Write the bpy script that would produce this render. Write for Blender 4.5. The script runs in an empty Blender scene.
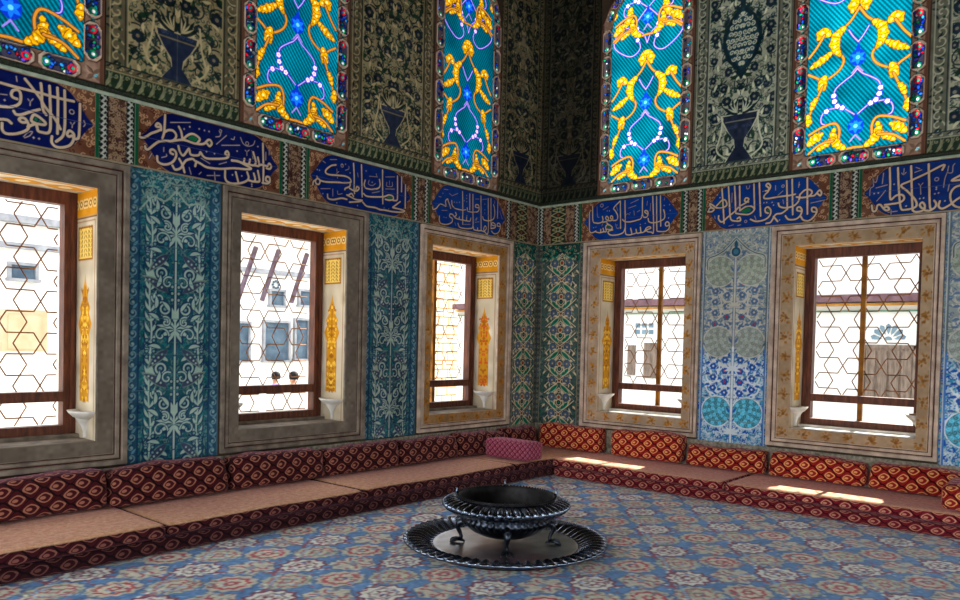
import bpy, bmesh, math, random
import numpy as np
from mathutils import Vector, Matrix
SC = bpy.context.scene
COL = SC.collection
PI = math.pi
# ------------------------------------------------------------------ painting on a metric canvas (becomes a colour attribute)
def lin(c):
    c = np.asarray(c, dtype=np.float32) / 255.0
    return np.where(c <= 0.04045, c / 12.92, ((np.maximum(c, 0) + 0.055) / 1.055) ** 2.4)

def smooth(pts, n=5, closed=False):
    P = np.array(pts, float)
    if len(P) < 3: return P
    if closed: Q = np.vstack([P[-1], P, P[0], P[1]])
    else: Q = np.vstack([2*P[0]-P[1], P, 2*P[-1]-P[-2]])
    out = []
    t = np.linspace(0, 1, n, endpoint=False)[:, None]
    for i in range(1, len(Q)-2):
        a, b, c, d = Q[i-1], Q[i], Q[i+1], Q[i+2]
        out.append(0.5*((2*b)+(-a+c)*t+(2*a-5*b+4*c-d)*t*t+(-a+3*b-3*c+d)*t**3))
    if not closed: out.append(Q[-2][None])
    return np.vstack(out)

class Canvas:
    def __init__(s, u0, z0, u1, z1, res, bg):
        s.nx = max(2, int(round((u1-u0)/res))+1); s.nz = max(2, int(round((z1-z0)/res))+1)
        s.u = np.linspace(u0, u1, s.nx); s.z = np.linspace(z0, z1, s.nz)
        s.u0, s.u1, s.z0, s.z1 = u0, u1, z0, z1
        s.res = (u1-u0)/(s.nx-1)
        s.c = np.zeros((s.nz, s.nx, 4), np.float32); s.c[..., :3] = bg
        s.h = np.zeros((s.nz, s.nx), np.float32)
        s.m = None; s.clip = None
    def win(s, a, b, c, d):
        i0 = max(0, int((a-s.u0)/s.res)-1); i1 = min(s.nx, int((b-s.u0)/s.res)+3)
        rz = (s.z1-s.z0)/(s.nz-1)
        j0 = max(0, int((c-s.z0)/rz)-1); j1 = min(s.nz, int((d-s.z0)/rz)+3)
        return (i0, i1, j0, j1) if (i1 > i0 and j1 > j0) else None
    def put(s, w, al, col, glow=None, h=None):
        i0, i1, j0, j1 = w
        if s.clip is not None: al = al * s.clip[j0:j1, i0:i1]
        t = s.c[j0:j1, i0:i1]
        a = al[..., None]
        t[..., :3] = t[..., :3]*(1-a) + np.asarray(col, np.float32)*a
        if glow is not None: t[..., 3] = t[..., 3]*(1-al) + glow*al
        if h is not None: s.h[j0:j1, i0:i1] = np.where(al > .5, h, s.h[j0:j1, i0:i1])
    def refl(s, P):
        Q = np.array(P, float); Q[..., 0] = 2*s.m - Q[..., 0]; return Q
    def line(s, pts, wd, col, glow=None, h=None, both=True):
        P = np.array(pts, float)
        if len(P) < 2: return
        if both and s.m is not None: s.line(s.refl(P), wd, col, glow, h, False)
        r = wd/2+s.res
        w = s.win(P[:, 0].min()-r, P[:, 0].max()+r, P[:, 1].min()-r, P[:, 1].max()+r)
        if w is None: return
        i0, i1, j0, j1 = w
        al = np.zeros((j1-j0, i1-i0), np.float32)
        for (ax, ay), (bx, by) in zip(P[:-1], P[1:]):
            v = s.win(min(ax, bx)-r, max(ax, bx)+r, min(ay, by)-r, max(ay, by)+r)
            if v is None: continue
            a0, a1, b0, b1 = v
            U = s.u[a0:a1][None, :]; Z = s.z[b0:b1][:, None]
            dx, dy = bx-ax, by-ay; L2 = dx*dx+dy*dy+1e-12
            t = np.clip(((U-ax)*dx+(Z-ay)*dy)/L2, 0, 1)
            d = np.hypot(U-ax-t*dx, Z-ay-t*dy)
            a = np.clip((wd/2-d)/s.res+.5, 0, 1)
            sub = al[b0-j0:b1-j0, a0-i0:a1-i0]
            np.maximum(sub, a, out=sub)
        s.put(w, al, col, glow, h)
    def poly(s, pts, col, glow=None, h=None, both=True):
        P = np.array(pts, float)
        if both and s.m is not None: s.poly(s.refl(P), col, glow, h, False)
        r = s.res
        w = s.win(P[:, 0].min()-r, P[:, 0].max()+r, P[:, 1].min()-r, P[:, 1].max()+r)
        if w is None: return
        i0, i1, j0, j1 = w
        U = s.u[i0:i1][None, :]; Z = s.z[j0:j1][:, None]
        ins = np.zeros((j1-j0, i1-i0), bool); dm = np.full((j1-j0, i1-i0), 9., np.float32)
        Q = np.roll(P, -1, 0)
        for (ax, ay), (bx, by) in zip(P, Q):
            dx, dy = bx-ax, by-ay
            if abs(dy) > 1e-12:
                cr = ((ay > Z) != (by > Z)) & (U < dx*(Z-ay)/dy+ax)
                ins ^= cr
            t = np.clip(((U-ax)*dx+(Z-ay)*dy)/(dx*dx+dy*dy+1e-12), 0, 1)
            np.minimum(dm, np.hypot(U-ax-t*dx, Z-ay-t*dy), out=dm)
        s.put(w, np.clip(np.where(ins, dm, -dm)/s.res+.5, 0, 1).astype(np.float32), col, glow, h)
    def disc(s, x, y, rx, col, ry=None, rot=0., glow=None, h=None, both=True):
        ry = rx if ry is None else ry
        if both and s.m is not None: s.disc(2*s.m-x, y, rx, col, ry, -rot, glow, h, False)
        R = max(rx, ry)+s.res
        w = s.win(x-R, x+R, y-R, y+R)
        if w is None: return
        i0, i1, j0, j1 = w
        U = s.u[i0:i1][None, :]-x; Z = s.z[j0:j1][:, None]-y
        c, n = math.cos(rot), math.sin(rot)
        a, b = (U*c+Z*n)/rx, (-U*n+Z*c)/ry
        d = (1-np.hypot(a, b))*min(rx, ry)
        s.put(w, np.clip(d/s.res+.5, 0, 1).astype(np.float32), col, glow, h)
    def ring(s, x, y, r, wd, col, **k):
        t = np.linspace(0, 2*PI, max(10, int(r*150)))
        s.line(np.stack([x+r*np.cos(t), y+r*np.sin(t)], 1), wd, col, **k)
    def leaf(s, x, y, ang, L, W, col, bend=0., **k):
        t = np.linspace(0, 1, 9)
        a = ang+bend*(t-.0)
        ax = x+np.cumsum(np.r_[0, np.cos(a[:-1])])*L/8; ay = y+np.cumsum(np.r_[0, np.sin(a[:-1])])*L/8
        w = np.sin(PI*t**.8)*W/2
        nx, ny = -np.sin(a), np.cos(a)
        s.poly(np.vstack([np.stack([ax+nx*w, ay+ny*w], 1), np.stack([ax-nx*w, ay-ny*w], 1)[::-1]]), col, **k)
    def spiral(s, x, y, r, a0, turns, wd, col, **k):
        t = np.linspace(0, 1, int(8+abs(turns)*14))
        a = a0+turns*2*PI*t; q = r*(1-.85*t)
        s.line(np.stack([x+q*np.cos(a), y+q*np.sin(a)], 1), wd, col, **k)
    def rosette(s, x, y, r, cols, n=6, rot=0.):
        # petals, ring, eye
        for i in range(n):
            a = rot+2*PI*i/n
            s.disc(x+.62*r*math.cos(a), y+.62*r*math.sin(a), r*.46, cols[0])
        s.disc(x, y, r*.62, cols[1]); s.disc(x, y, r*.3, cols[2])
    def noise(s, rng, scale, amp, tint=(1, 1, 1)):
        # smooth value noise added to the colour (worn glaze; painted daylight patches on the panes)
        kx = max(2, int((s.u1-s.u0)/scale)+2); kz = max(2, int((s.z1-s.z0)/scale)+2)
        g = rng.normal(0, 1, (kz, kx))
        fx = np.linspace(0, kx-1.001, s.nx); fz = np.linspace(0, kz-1.001, s.nz)
        ix, iz = fx.astype(int), fz.astype(int); tx, tz = fx-ix, fz-iz
        tx = tx*tx*(3-2*tx); tz = (tz*tz*(3-2*tz))[:, None]
        v = (g[iz][:, ix]*(1-tx)+g[iz][:, ix+1]*tx)*(1-tz)+(g[iz+1][:, ix]*(1-tx)+g[iz+1][:, ix+1]*tx)*tz
        s.c[..., :3] += (v*amp)[..., None]*np.array(tint, np.float32)
    def filler(s, rng, box, step, cols, L, W, wd=.008):
        # dense small arabesque of curls and leaflets inside a box
        u0, z0, u1, z1 = box
        n = int((u1-u0)*(z1-z0)/step**2)
        for i in range(n):
            x, y = rng.uniform(u0, u1), rng.uniform(z0, z1)
            c = cols[rng.integers(len(cols))]; a = rng.uniform(0, 2*PI)
            if rng.random() < .5: s.leaf(x, y, a, L*rng.uniform(.7, 1.3), W, c, rng.uniform(-1.5, 1.5))
            else: s.spiral(x, y, L*.45, a, rng.choice([-1, 1])*.8, wd, c)

# ------------------------------------------------------------------ objects
def P3(side, u, d, z):
    # wall coordinates to the room: u to the right along the wall, d outward through it, z up
    u, d, z = np.broadcast_arrays(np.asarray(u, float), np.asarray(d, float), np.asarray(z, float))
    return np.stack([-d, u, z], -1) if side == 'L' else np.stack([u, d, z], -1)

def link(name, me, mat, parent):
    o = bpy.data.objects.new(name, me); COL.objects.link(o)
    if mat is not None:
        for m in (mat if isinstance(mat, (list, tuple)) else [mat]): me.materials.append(m)
    if parent is not None: o.parent = parent
    return o

def tag(o, label=None, cat=None, group=None, kind=None):
    if label: o['label'] = label
    if cat: o['category'] = cat
    if group: o['group'] = group
    if kind: o['kind'] = kind
    return o

def empty(name, loc=(0, 0, 0)):
    o = bpy.data.objects.new(name, None); COL.objects.link(o); o.location = loc; o.empty_display_size = .1
    return o

def raw_mesh(name, V, F4, col=None, uv=None, smooth_=False):
    me = bpy.data.meshes.new(name)
    V = np.asarray(V, np.float32).reshape(-1, 3); F4 = np.asarray(F4, np.int32)
    k = F4.shape[1]
    me.vertices.add(len(V)); me.vertices.foreach_set('co', V.ravel())
    me.loops.add(F4.size); me.loops.foreach_set('vertex_index', F4.ravel())
    me.polygons.add(len(F4)); me.polygons.foreach_set('loop_start', np.arange(0, F4.size, k, dtype=np.int32))
    if smooth_: me.polygons.foreach_set('use_smooth', np.ones(len(F4), bool))
    me.update(calc_edges=True)
    if col is not None:
        a = me.color_attributes.new('Col', 'FLOAT_COLOR', 'POINT')
        a.data.foreach_set('color', np.asarray(col, np.float32).ravel())
    if uv is not None:
        l = me.uv_layers.new(name='UVMap'); l.data.foreach_set('uv', np.asarray(uv, np.float32)[F4.ravel()].ravel())
    return me

def canvas_obj(name, cv, place, mat, parent=None, keep=None):
    """place(U,Z,H)->xyz ; keep: bool per vertex"""
    U, Z = np.meshgrid(cv.u, cv.z)
    V = place(U, Z, cv.h).reshape(-1, 3)
    idx = np.arange(cv.nx*cv.nz).reshape(cv.nz, cv.nx)
    F = np.stack([idx[:-1, :-1], idx[:-1, 1:], idx[1:, 1:], idx[1:, :-1]], -1).reshape(-1, 4)
    C = cv.c.reshape(-1, 4).copy(); C[:, :3] = lin(np.clip(C[:, :3], 0, 255))
    if keep is not None:
        k = keep.ravel(); F = F[k[F].all(1)]
        used = np.zeros(len(V), bool); used[F.ravel()] = True
        rm = np.cumsum(used)-1
        V = V[used]; C = C[used]; F = rm[F]
    return link(name, raw_mesh(name, V, F, C), mat, parent)

def mesh_obj(name, verts, faces, mat, parent=None, smooth_=False, mi=None):
    me = bpy.data.meshes.new(name); me.from_pydata([tuple(v) for v in verts], [], [tuple(f) for f in faces]); me.update()
    o = link(name, me, mat, parent)
    if smooth_:
        for p in me.polygons: p.use_smooth = True
    if mi is not None:
        for p, i in zip(me.polygons, mi): p.material_index = i
    return o

class MB:
    """collects boxes, tubes and lathes of ONE mesh"""
    def __init__(s): s.v = []; s.f = []
    def add(s, V, F):
        n = len(s.v); s.v += [tuple(map(float, p)) for p in V]; s.f += [tuple(i+n for i in f) for f in F]
    def box(s, a, b):
        (x0, y0, z0), (x1, y1, z1) = a, b
        s.add([(x0,y0,z0),(x1,y0,z0),(x1,y1,z0),(x0,y1,z0),(x0,y0,z1),(x1,y0,z1),(x1,y1,z1),(x0,y1,z1)],
              [(3,2,1,0),(4,5,6,7),(0,1,5,4),(1,2,6,5),(2,3,7,6),(3,0,4,7)])
    def wbox(s, side, u0, u1, d0, d1, z0, z1):
        p = P3(side, [u0, u1], [d0, d1], [z0, z1]); lo = p.min(0); hi = p.max(0); s.box(lo, hi)
    def tube(s, pts, r, n=8, cap=True):
        P = [Vector(p) for p in pts]; R = list(r) if hasattr(r, '__len__') else [r]*len(P)
        V = []; F = []
        t0 = (P[1]-P[0]).normalized(); up = Vector((0, 0, 1)) if abs(t0.z) < .9 else Vector((1, 0, 0))
        nrm = t0.cross(up).normalized()
        for i, p in enumerate(P):
            t = (P[min(i+1, len(P)-1)]-P[max(i-1, 0)]).normalized()
            nrm = (nrm-t*nrm.dot(t)).normalized(); b = t.cross(nrm)
            for k in range(n):
                a = 2*PI*k/n; V.append(p+(nrm*math.cos(a)+b*math.sin(a))*R[i])
        for i in range(len(P)-1):
            for k in range(n):
                k2 = (k+1) % n; F.append((i*n+k, i*n+k2, (i+1)*n+k2, (i+1)*n+k))
        if cap: F.append(tuple(range(n-1, -1, -1))); F.append(tuple((len(P)-1)*n+k for k in range(n)))
        s.add(V, F)
    def lathe(s, prof, n=48, fn=None, c=(0, 0, 0), a0=0., a1=2*PI):
        """prof [(r,z)], fn(r,z,a,i)->(r,z)"""
        full = abs(a1-a0-2*PI) < 1e-6; m = n if full else n+1
        V = []; F = []
        for i, (r, z) in enumerate(prof):
            for k in range(m):
                a = a0+(a1-a0)*k/n
                rr, zz = fn(r, z, a, i) if fn else (r, z)
                V.append((c[0]+rr*math.cos(a), c[1]+rr*math.sin(a), c[2]+zz))
        for i in range(len(prof)-1):
            for k in range(n):
                k2 = (k+1) % m; F.append((i*m+k, i*m+k2, (i+1)*m+k2, (i+1)*m+k))
        s.add(V, F)
    def build(s, name, mat, parent=None, smooth_=False):
        return mesh_obj(name, s.v, s.f, mat, parent, smooth_)

# ------------------------------------------------------------------ materials
def nmat(name):
    m = bpy.data.materials.new(name); m.use_nodes = True
    nt = m.node_tree; b = nt.nodes['Principled BSDF']; return m, nt, b
def N(nt, t, **k):
    n = nt.nodes.new(t)
    for a, v in k.items(): setattr(n, a, v)
    return n
def attr_mat(name, rough=.5, spec=.35, bump=0.0):
    m, nt, b = nmat(name)
    a = N(nt, 'ShaderNodeAttribute', attribute_name='Col')
    nt.links.new(a.outputs['Color'], b.inputs['Base Color'])
    b.inputs['Roughness'].default_value = rough; b.inputs['Specular IOR Level'].default_value = spec
    return m
def glass_mat(name, gain=1.0):
    # coloured glass let into plaster: attribute alpha 1 = light comes through
    m, nt, b = nmat(name)
    a = N(nt, 'ShaderNodeAttribute', attribute_name='Col')
    b.inputs['Roughness'].default_value = .8; b.inputs['Specular IOR Level'].default_value = .1
    nt.links.new(a.outputs['Color'], b.inputs['Base Color'])
    tr = N(nt, 'ShaderNodeBsdfTranslucent'); gm = N(nt, 'ShaderNodeVectorMath', operation='SCALE'); gm.inputs[3].default_value = gain
    nt.links.new(a.outputs['Color'], gm.inputs[0]); nt.links.new(gm.outputs[0], tr.inputs['Color'])
    mx = N(nt, 'ShaderNodeMixShader')
    nt.links.new(a.outputs['Alpha'], mx.inputs[0]); nt.links.new(b.outputs[0], mx.inputs[1]); nt.links.new(tr.outputs[0], mx.inputs[2])
    nt.links.new(mx.outputs[0], nt.nodes['Material Output'].inputs['Surface'])
    return m
def noise_mat(name, c1, c2, scale=6, rough=.6, spec=.15, metal=0., stretch=(1, 1, 1), bump=0.):
    m, nt, b = nmat(name)
    tc = N(nt, 'ShaderNodeTexCoord'); mp = N(nt, 'ShaderNodeMapping'); mp.inputs['Scale'].default_value = stretch
    nz = N(nt, 'ShaderNodeTexNoise'); nz.inputs['Scale'].default_value = scale; nz.inputs['Detail'].default_value = 6
    cr = N(nt, 'ShaderNodeValToRGB')
    cr.color_ramp.elements[0].position = .35; cr.color_ramp.elements[1].position = .68
    cr.color_ramp.elements[0].color = (*lin(c1), 1); cr.color_ramp.elements[1].color = (*lin(c2), 1)
    nt.links.new(tc.outputs['Object'], mp.inputs[0]); nt.links.new(mp.outputs[0], nz.inputs['Vector'])
    nt.links.new(nz.outputs['Fac'], cr.inputs[0]); nt.links.new(cr.outputs[0], b.inputs['Base Color'])
    b.inputs['Roughness'].default_value = rough; b.inputs['Specular IOR Level'].default_value = spec; b.inputs['Metallic'].default_value = metal
    if bump:
        bp = N(nt, 'ShaderNodeBump'); bp.inputs['Strength'].default_value = bump; bp.inputs['Distance'].default_value = .01
        nt.links.new(nz.outputs['Fac'], bp.inputs['Height']); nt.links.new(bp.outputs[0], b.inputs['Normal'])
    return m
def M_(nt, op, a, b=None, c=None):
    n = N(nt, 'ShaderNodeMath', operation=op)
    for i, v in enumerate((a, b, c)):
        if v is None: continue
        if isinstance(v, (int, float)): n.inputs[i].default_value = v
        else: nt.links.new(v, n.inputs[i])
    return n.outputs[0]
def fabric_mat(name, ground, mid, cream, cw=.17, ch=.082, top=None):
    """ogee-lattice velvet with a curled leaf in every cell, from the UV map (metres)"""
    m, nt, b = nmat(name)
    uv = N(nt, 'ShaderNodeUVMap', uv_map='UVMap'); sp = N(nt, 'ShaderNodeSeparateXYZ'); nt.links.new(uv.outputs[0], sp.inputs[0])
    nz = N(nt, 'ShaderNodeTexNoise'); nz.inputs['Scale'].default_value = 34; nz.inputs['Detail'].default_value = 2
    nt.links.new(uv.outputs[0], nz.inputs['Vector'])
    wob = M_(nt, 'MULTIPLY', M_(nt, 'SUBTRACT', nz.outputs['Fac'], .5), .28)
    def cell(ou, ov):
        # half-dropped ogee cell (diamond metric e) with a pointed, curling leaf (metric a)
        fu = M_(nt, 'SUBTRACT', M_(nt, 'FRACT', M_(nt, 'ADD', M_(nt, 'DIVIDE', sp.outputs[0], cw), ou+100.)), .5)
        fv = M_(nt, 'SUBTRACT', M_(nt, 'FRACT', M_(nt, 'ADD', M_(nt, 'DIVIDE', sp.outputs[1], 2*ch), ov+100.)), .5)
        x = M_(nt, 'MULTIPLY', fu, 2.); y = M_(nt, 'MULTIPLY', fv, 2.)
        y = M_(nt, 'ADD', y, M_(nt, 'MULTIPLY', M_(nt, 'SINE', M_(nt, 'MULTIPLY', x, PI)), .05))
        e = M_(nt, 'ADD', M_(nt, 'SUBTRACT', .5, M_(nt, 'MULTIPLY', M_(nt, 'COSINE', M_(nt, 'MULTIPLY', x, PI)), .5)), M_(nt, 'ABSOLUTE', y))
        ly = M_(nt, 'ADD', y, M_(nt, 'MULTIPLY', x, -.22))
        a = M_(nt, 'ADD', M_(nt, 'POWER', M_(nt, 'MULTIPLY', M_(nt, 'ABSOLUTE', x), 1.6), 1.4), M_(nt, 'POWER', M_(nt, 'MULTIPLY', M_(nt, 'ABSOLUTE', ly), 1.85), 1.5))
        cx_ = M_(nt, 'ADD', x, .14)
        k = M_(nt, 'ADD', M_(nt, 'POWER', M_(nt, 'MULTIPLY', M_(nt, 'ABSOLUTE', cx_), 3.6), 2.), M_(nt, 'POWER', M_(nt, 'MULTIPLY', M_(nt, 'ABSOLUTE', ly), 5.), 2.))
        return e, a, k
    (e1, a1, k1), (e2, a2, k2) = cell(0., 0.), cell(.5, .5)
    ee = M_(nt, 'ADD', M_(nt, 'MINIMUM', e1, e2), M_(nt, 'MULTIPLY', wob, .3)); aa = M_(nt, 'ADD', M_(nt, 'MINIMUM', a1, a2), wob); kk = M_(nt, 'MINIMUM', k1, k2)
    G, Mi, Cc = [(*lin(c), 1) for c in (ground, mid, cream)]
    def ramp(fac, stops):
        cr = N(nt, 'ShaderNodeValToRGB'); e = cr.color_ramp.elements
        e[0].position, e[0].color = stops[0]; e[1].position, e[1].color = stops[-1]
        for p, c in stops[1:-1]: q = e.new(p); q.color = c
        nt.links.new(fac, cr.inputs[0]); return cr.outputs[0]
    base = ramp(aa, [(.58, Mi), (.68, Cc), (.96, Cc), (1.0, Mi)])
    w0, w1 = (0, 0, 0, 1), (1, 1, 1, 1)
    def mix(f, a, b_):
        m_ = N(nt, 'ShaderNodeMix', data_type='RGBA'); nt.links.new(f, m_.inputs[0]); nt.links.new(a, m_.inputs[6])
        if isinstance(b_, tuple): m_.inputs[7].default_value = b_
        else: nt.links.new(b_, m_.inputs[7])
        return m_.outputs[2]
    base = mix(ramp(kk, [(.5, w1), (.8, w0)]), base, Cc)
    outc = mix(ramp(ee, [(.87, w0), (.95, w1)]), base, G)
    nz2 = N(nt, 'ShaderNodeTexNoise'); nz2.inputs['Scale'].default_value = 22; nz2.inputs['Detail'].default_value = 7; nz2.inputs['Roughness'].default_value = .8
    nt.links.new(uv.outputs[0], nz2.inputs['Vector'])
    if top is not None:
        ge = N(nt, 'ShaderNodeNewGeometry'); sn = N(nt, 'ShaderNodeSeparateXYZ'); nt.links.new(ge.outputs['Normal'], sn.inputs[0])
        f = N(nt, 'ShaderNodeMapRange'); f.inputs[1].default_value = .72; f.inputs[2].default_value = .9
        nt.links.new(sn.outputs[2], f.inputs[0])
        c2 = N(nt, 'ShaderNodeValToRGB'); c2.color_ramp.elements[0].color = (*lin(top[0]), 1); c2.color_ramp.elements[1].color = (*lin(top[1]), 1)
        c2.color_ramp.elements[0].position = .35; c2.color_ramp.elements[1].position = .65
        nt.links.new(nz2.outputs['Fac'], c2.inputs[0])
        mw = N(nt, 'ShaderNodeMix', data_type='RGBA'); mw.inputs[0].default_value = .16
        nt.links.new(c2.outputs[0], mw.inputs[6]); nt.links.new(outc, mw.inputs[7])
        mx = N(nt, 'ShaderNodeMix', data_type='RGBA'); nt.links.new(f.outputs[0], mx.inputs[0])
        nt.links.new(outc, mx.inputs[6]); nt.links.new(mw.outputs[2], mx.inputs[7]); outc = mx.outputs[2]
    nt.links.new(outc, b.inputs['Base Color'])
    b.inputs['Roughness'].default_value = .85; b.inputs['Specular IOR Level'].default_value = .15
    b.inputs['Sheen Weight'].default_value = .28; b.inputs['Sheen Tint'].default_value = (1., .45, .6, 1); b.inputs['Sheen Roughness'].default_value = .4
    bp = N(nt, 'ShaderNodeBump'); bp.inputs['Strength'].default_value = .25; bp.inputs['Distance'].default_value = .004
    nt.links.new(nz.outputs['Fac'], bp.inputs['Height']); nt.links.new(bp.outputs[0], b.inputs['Normal'])
    return m
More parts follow.
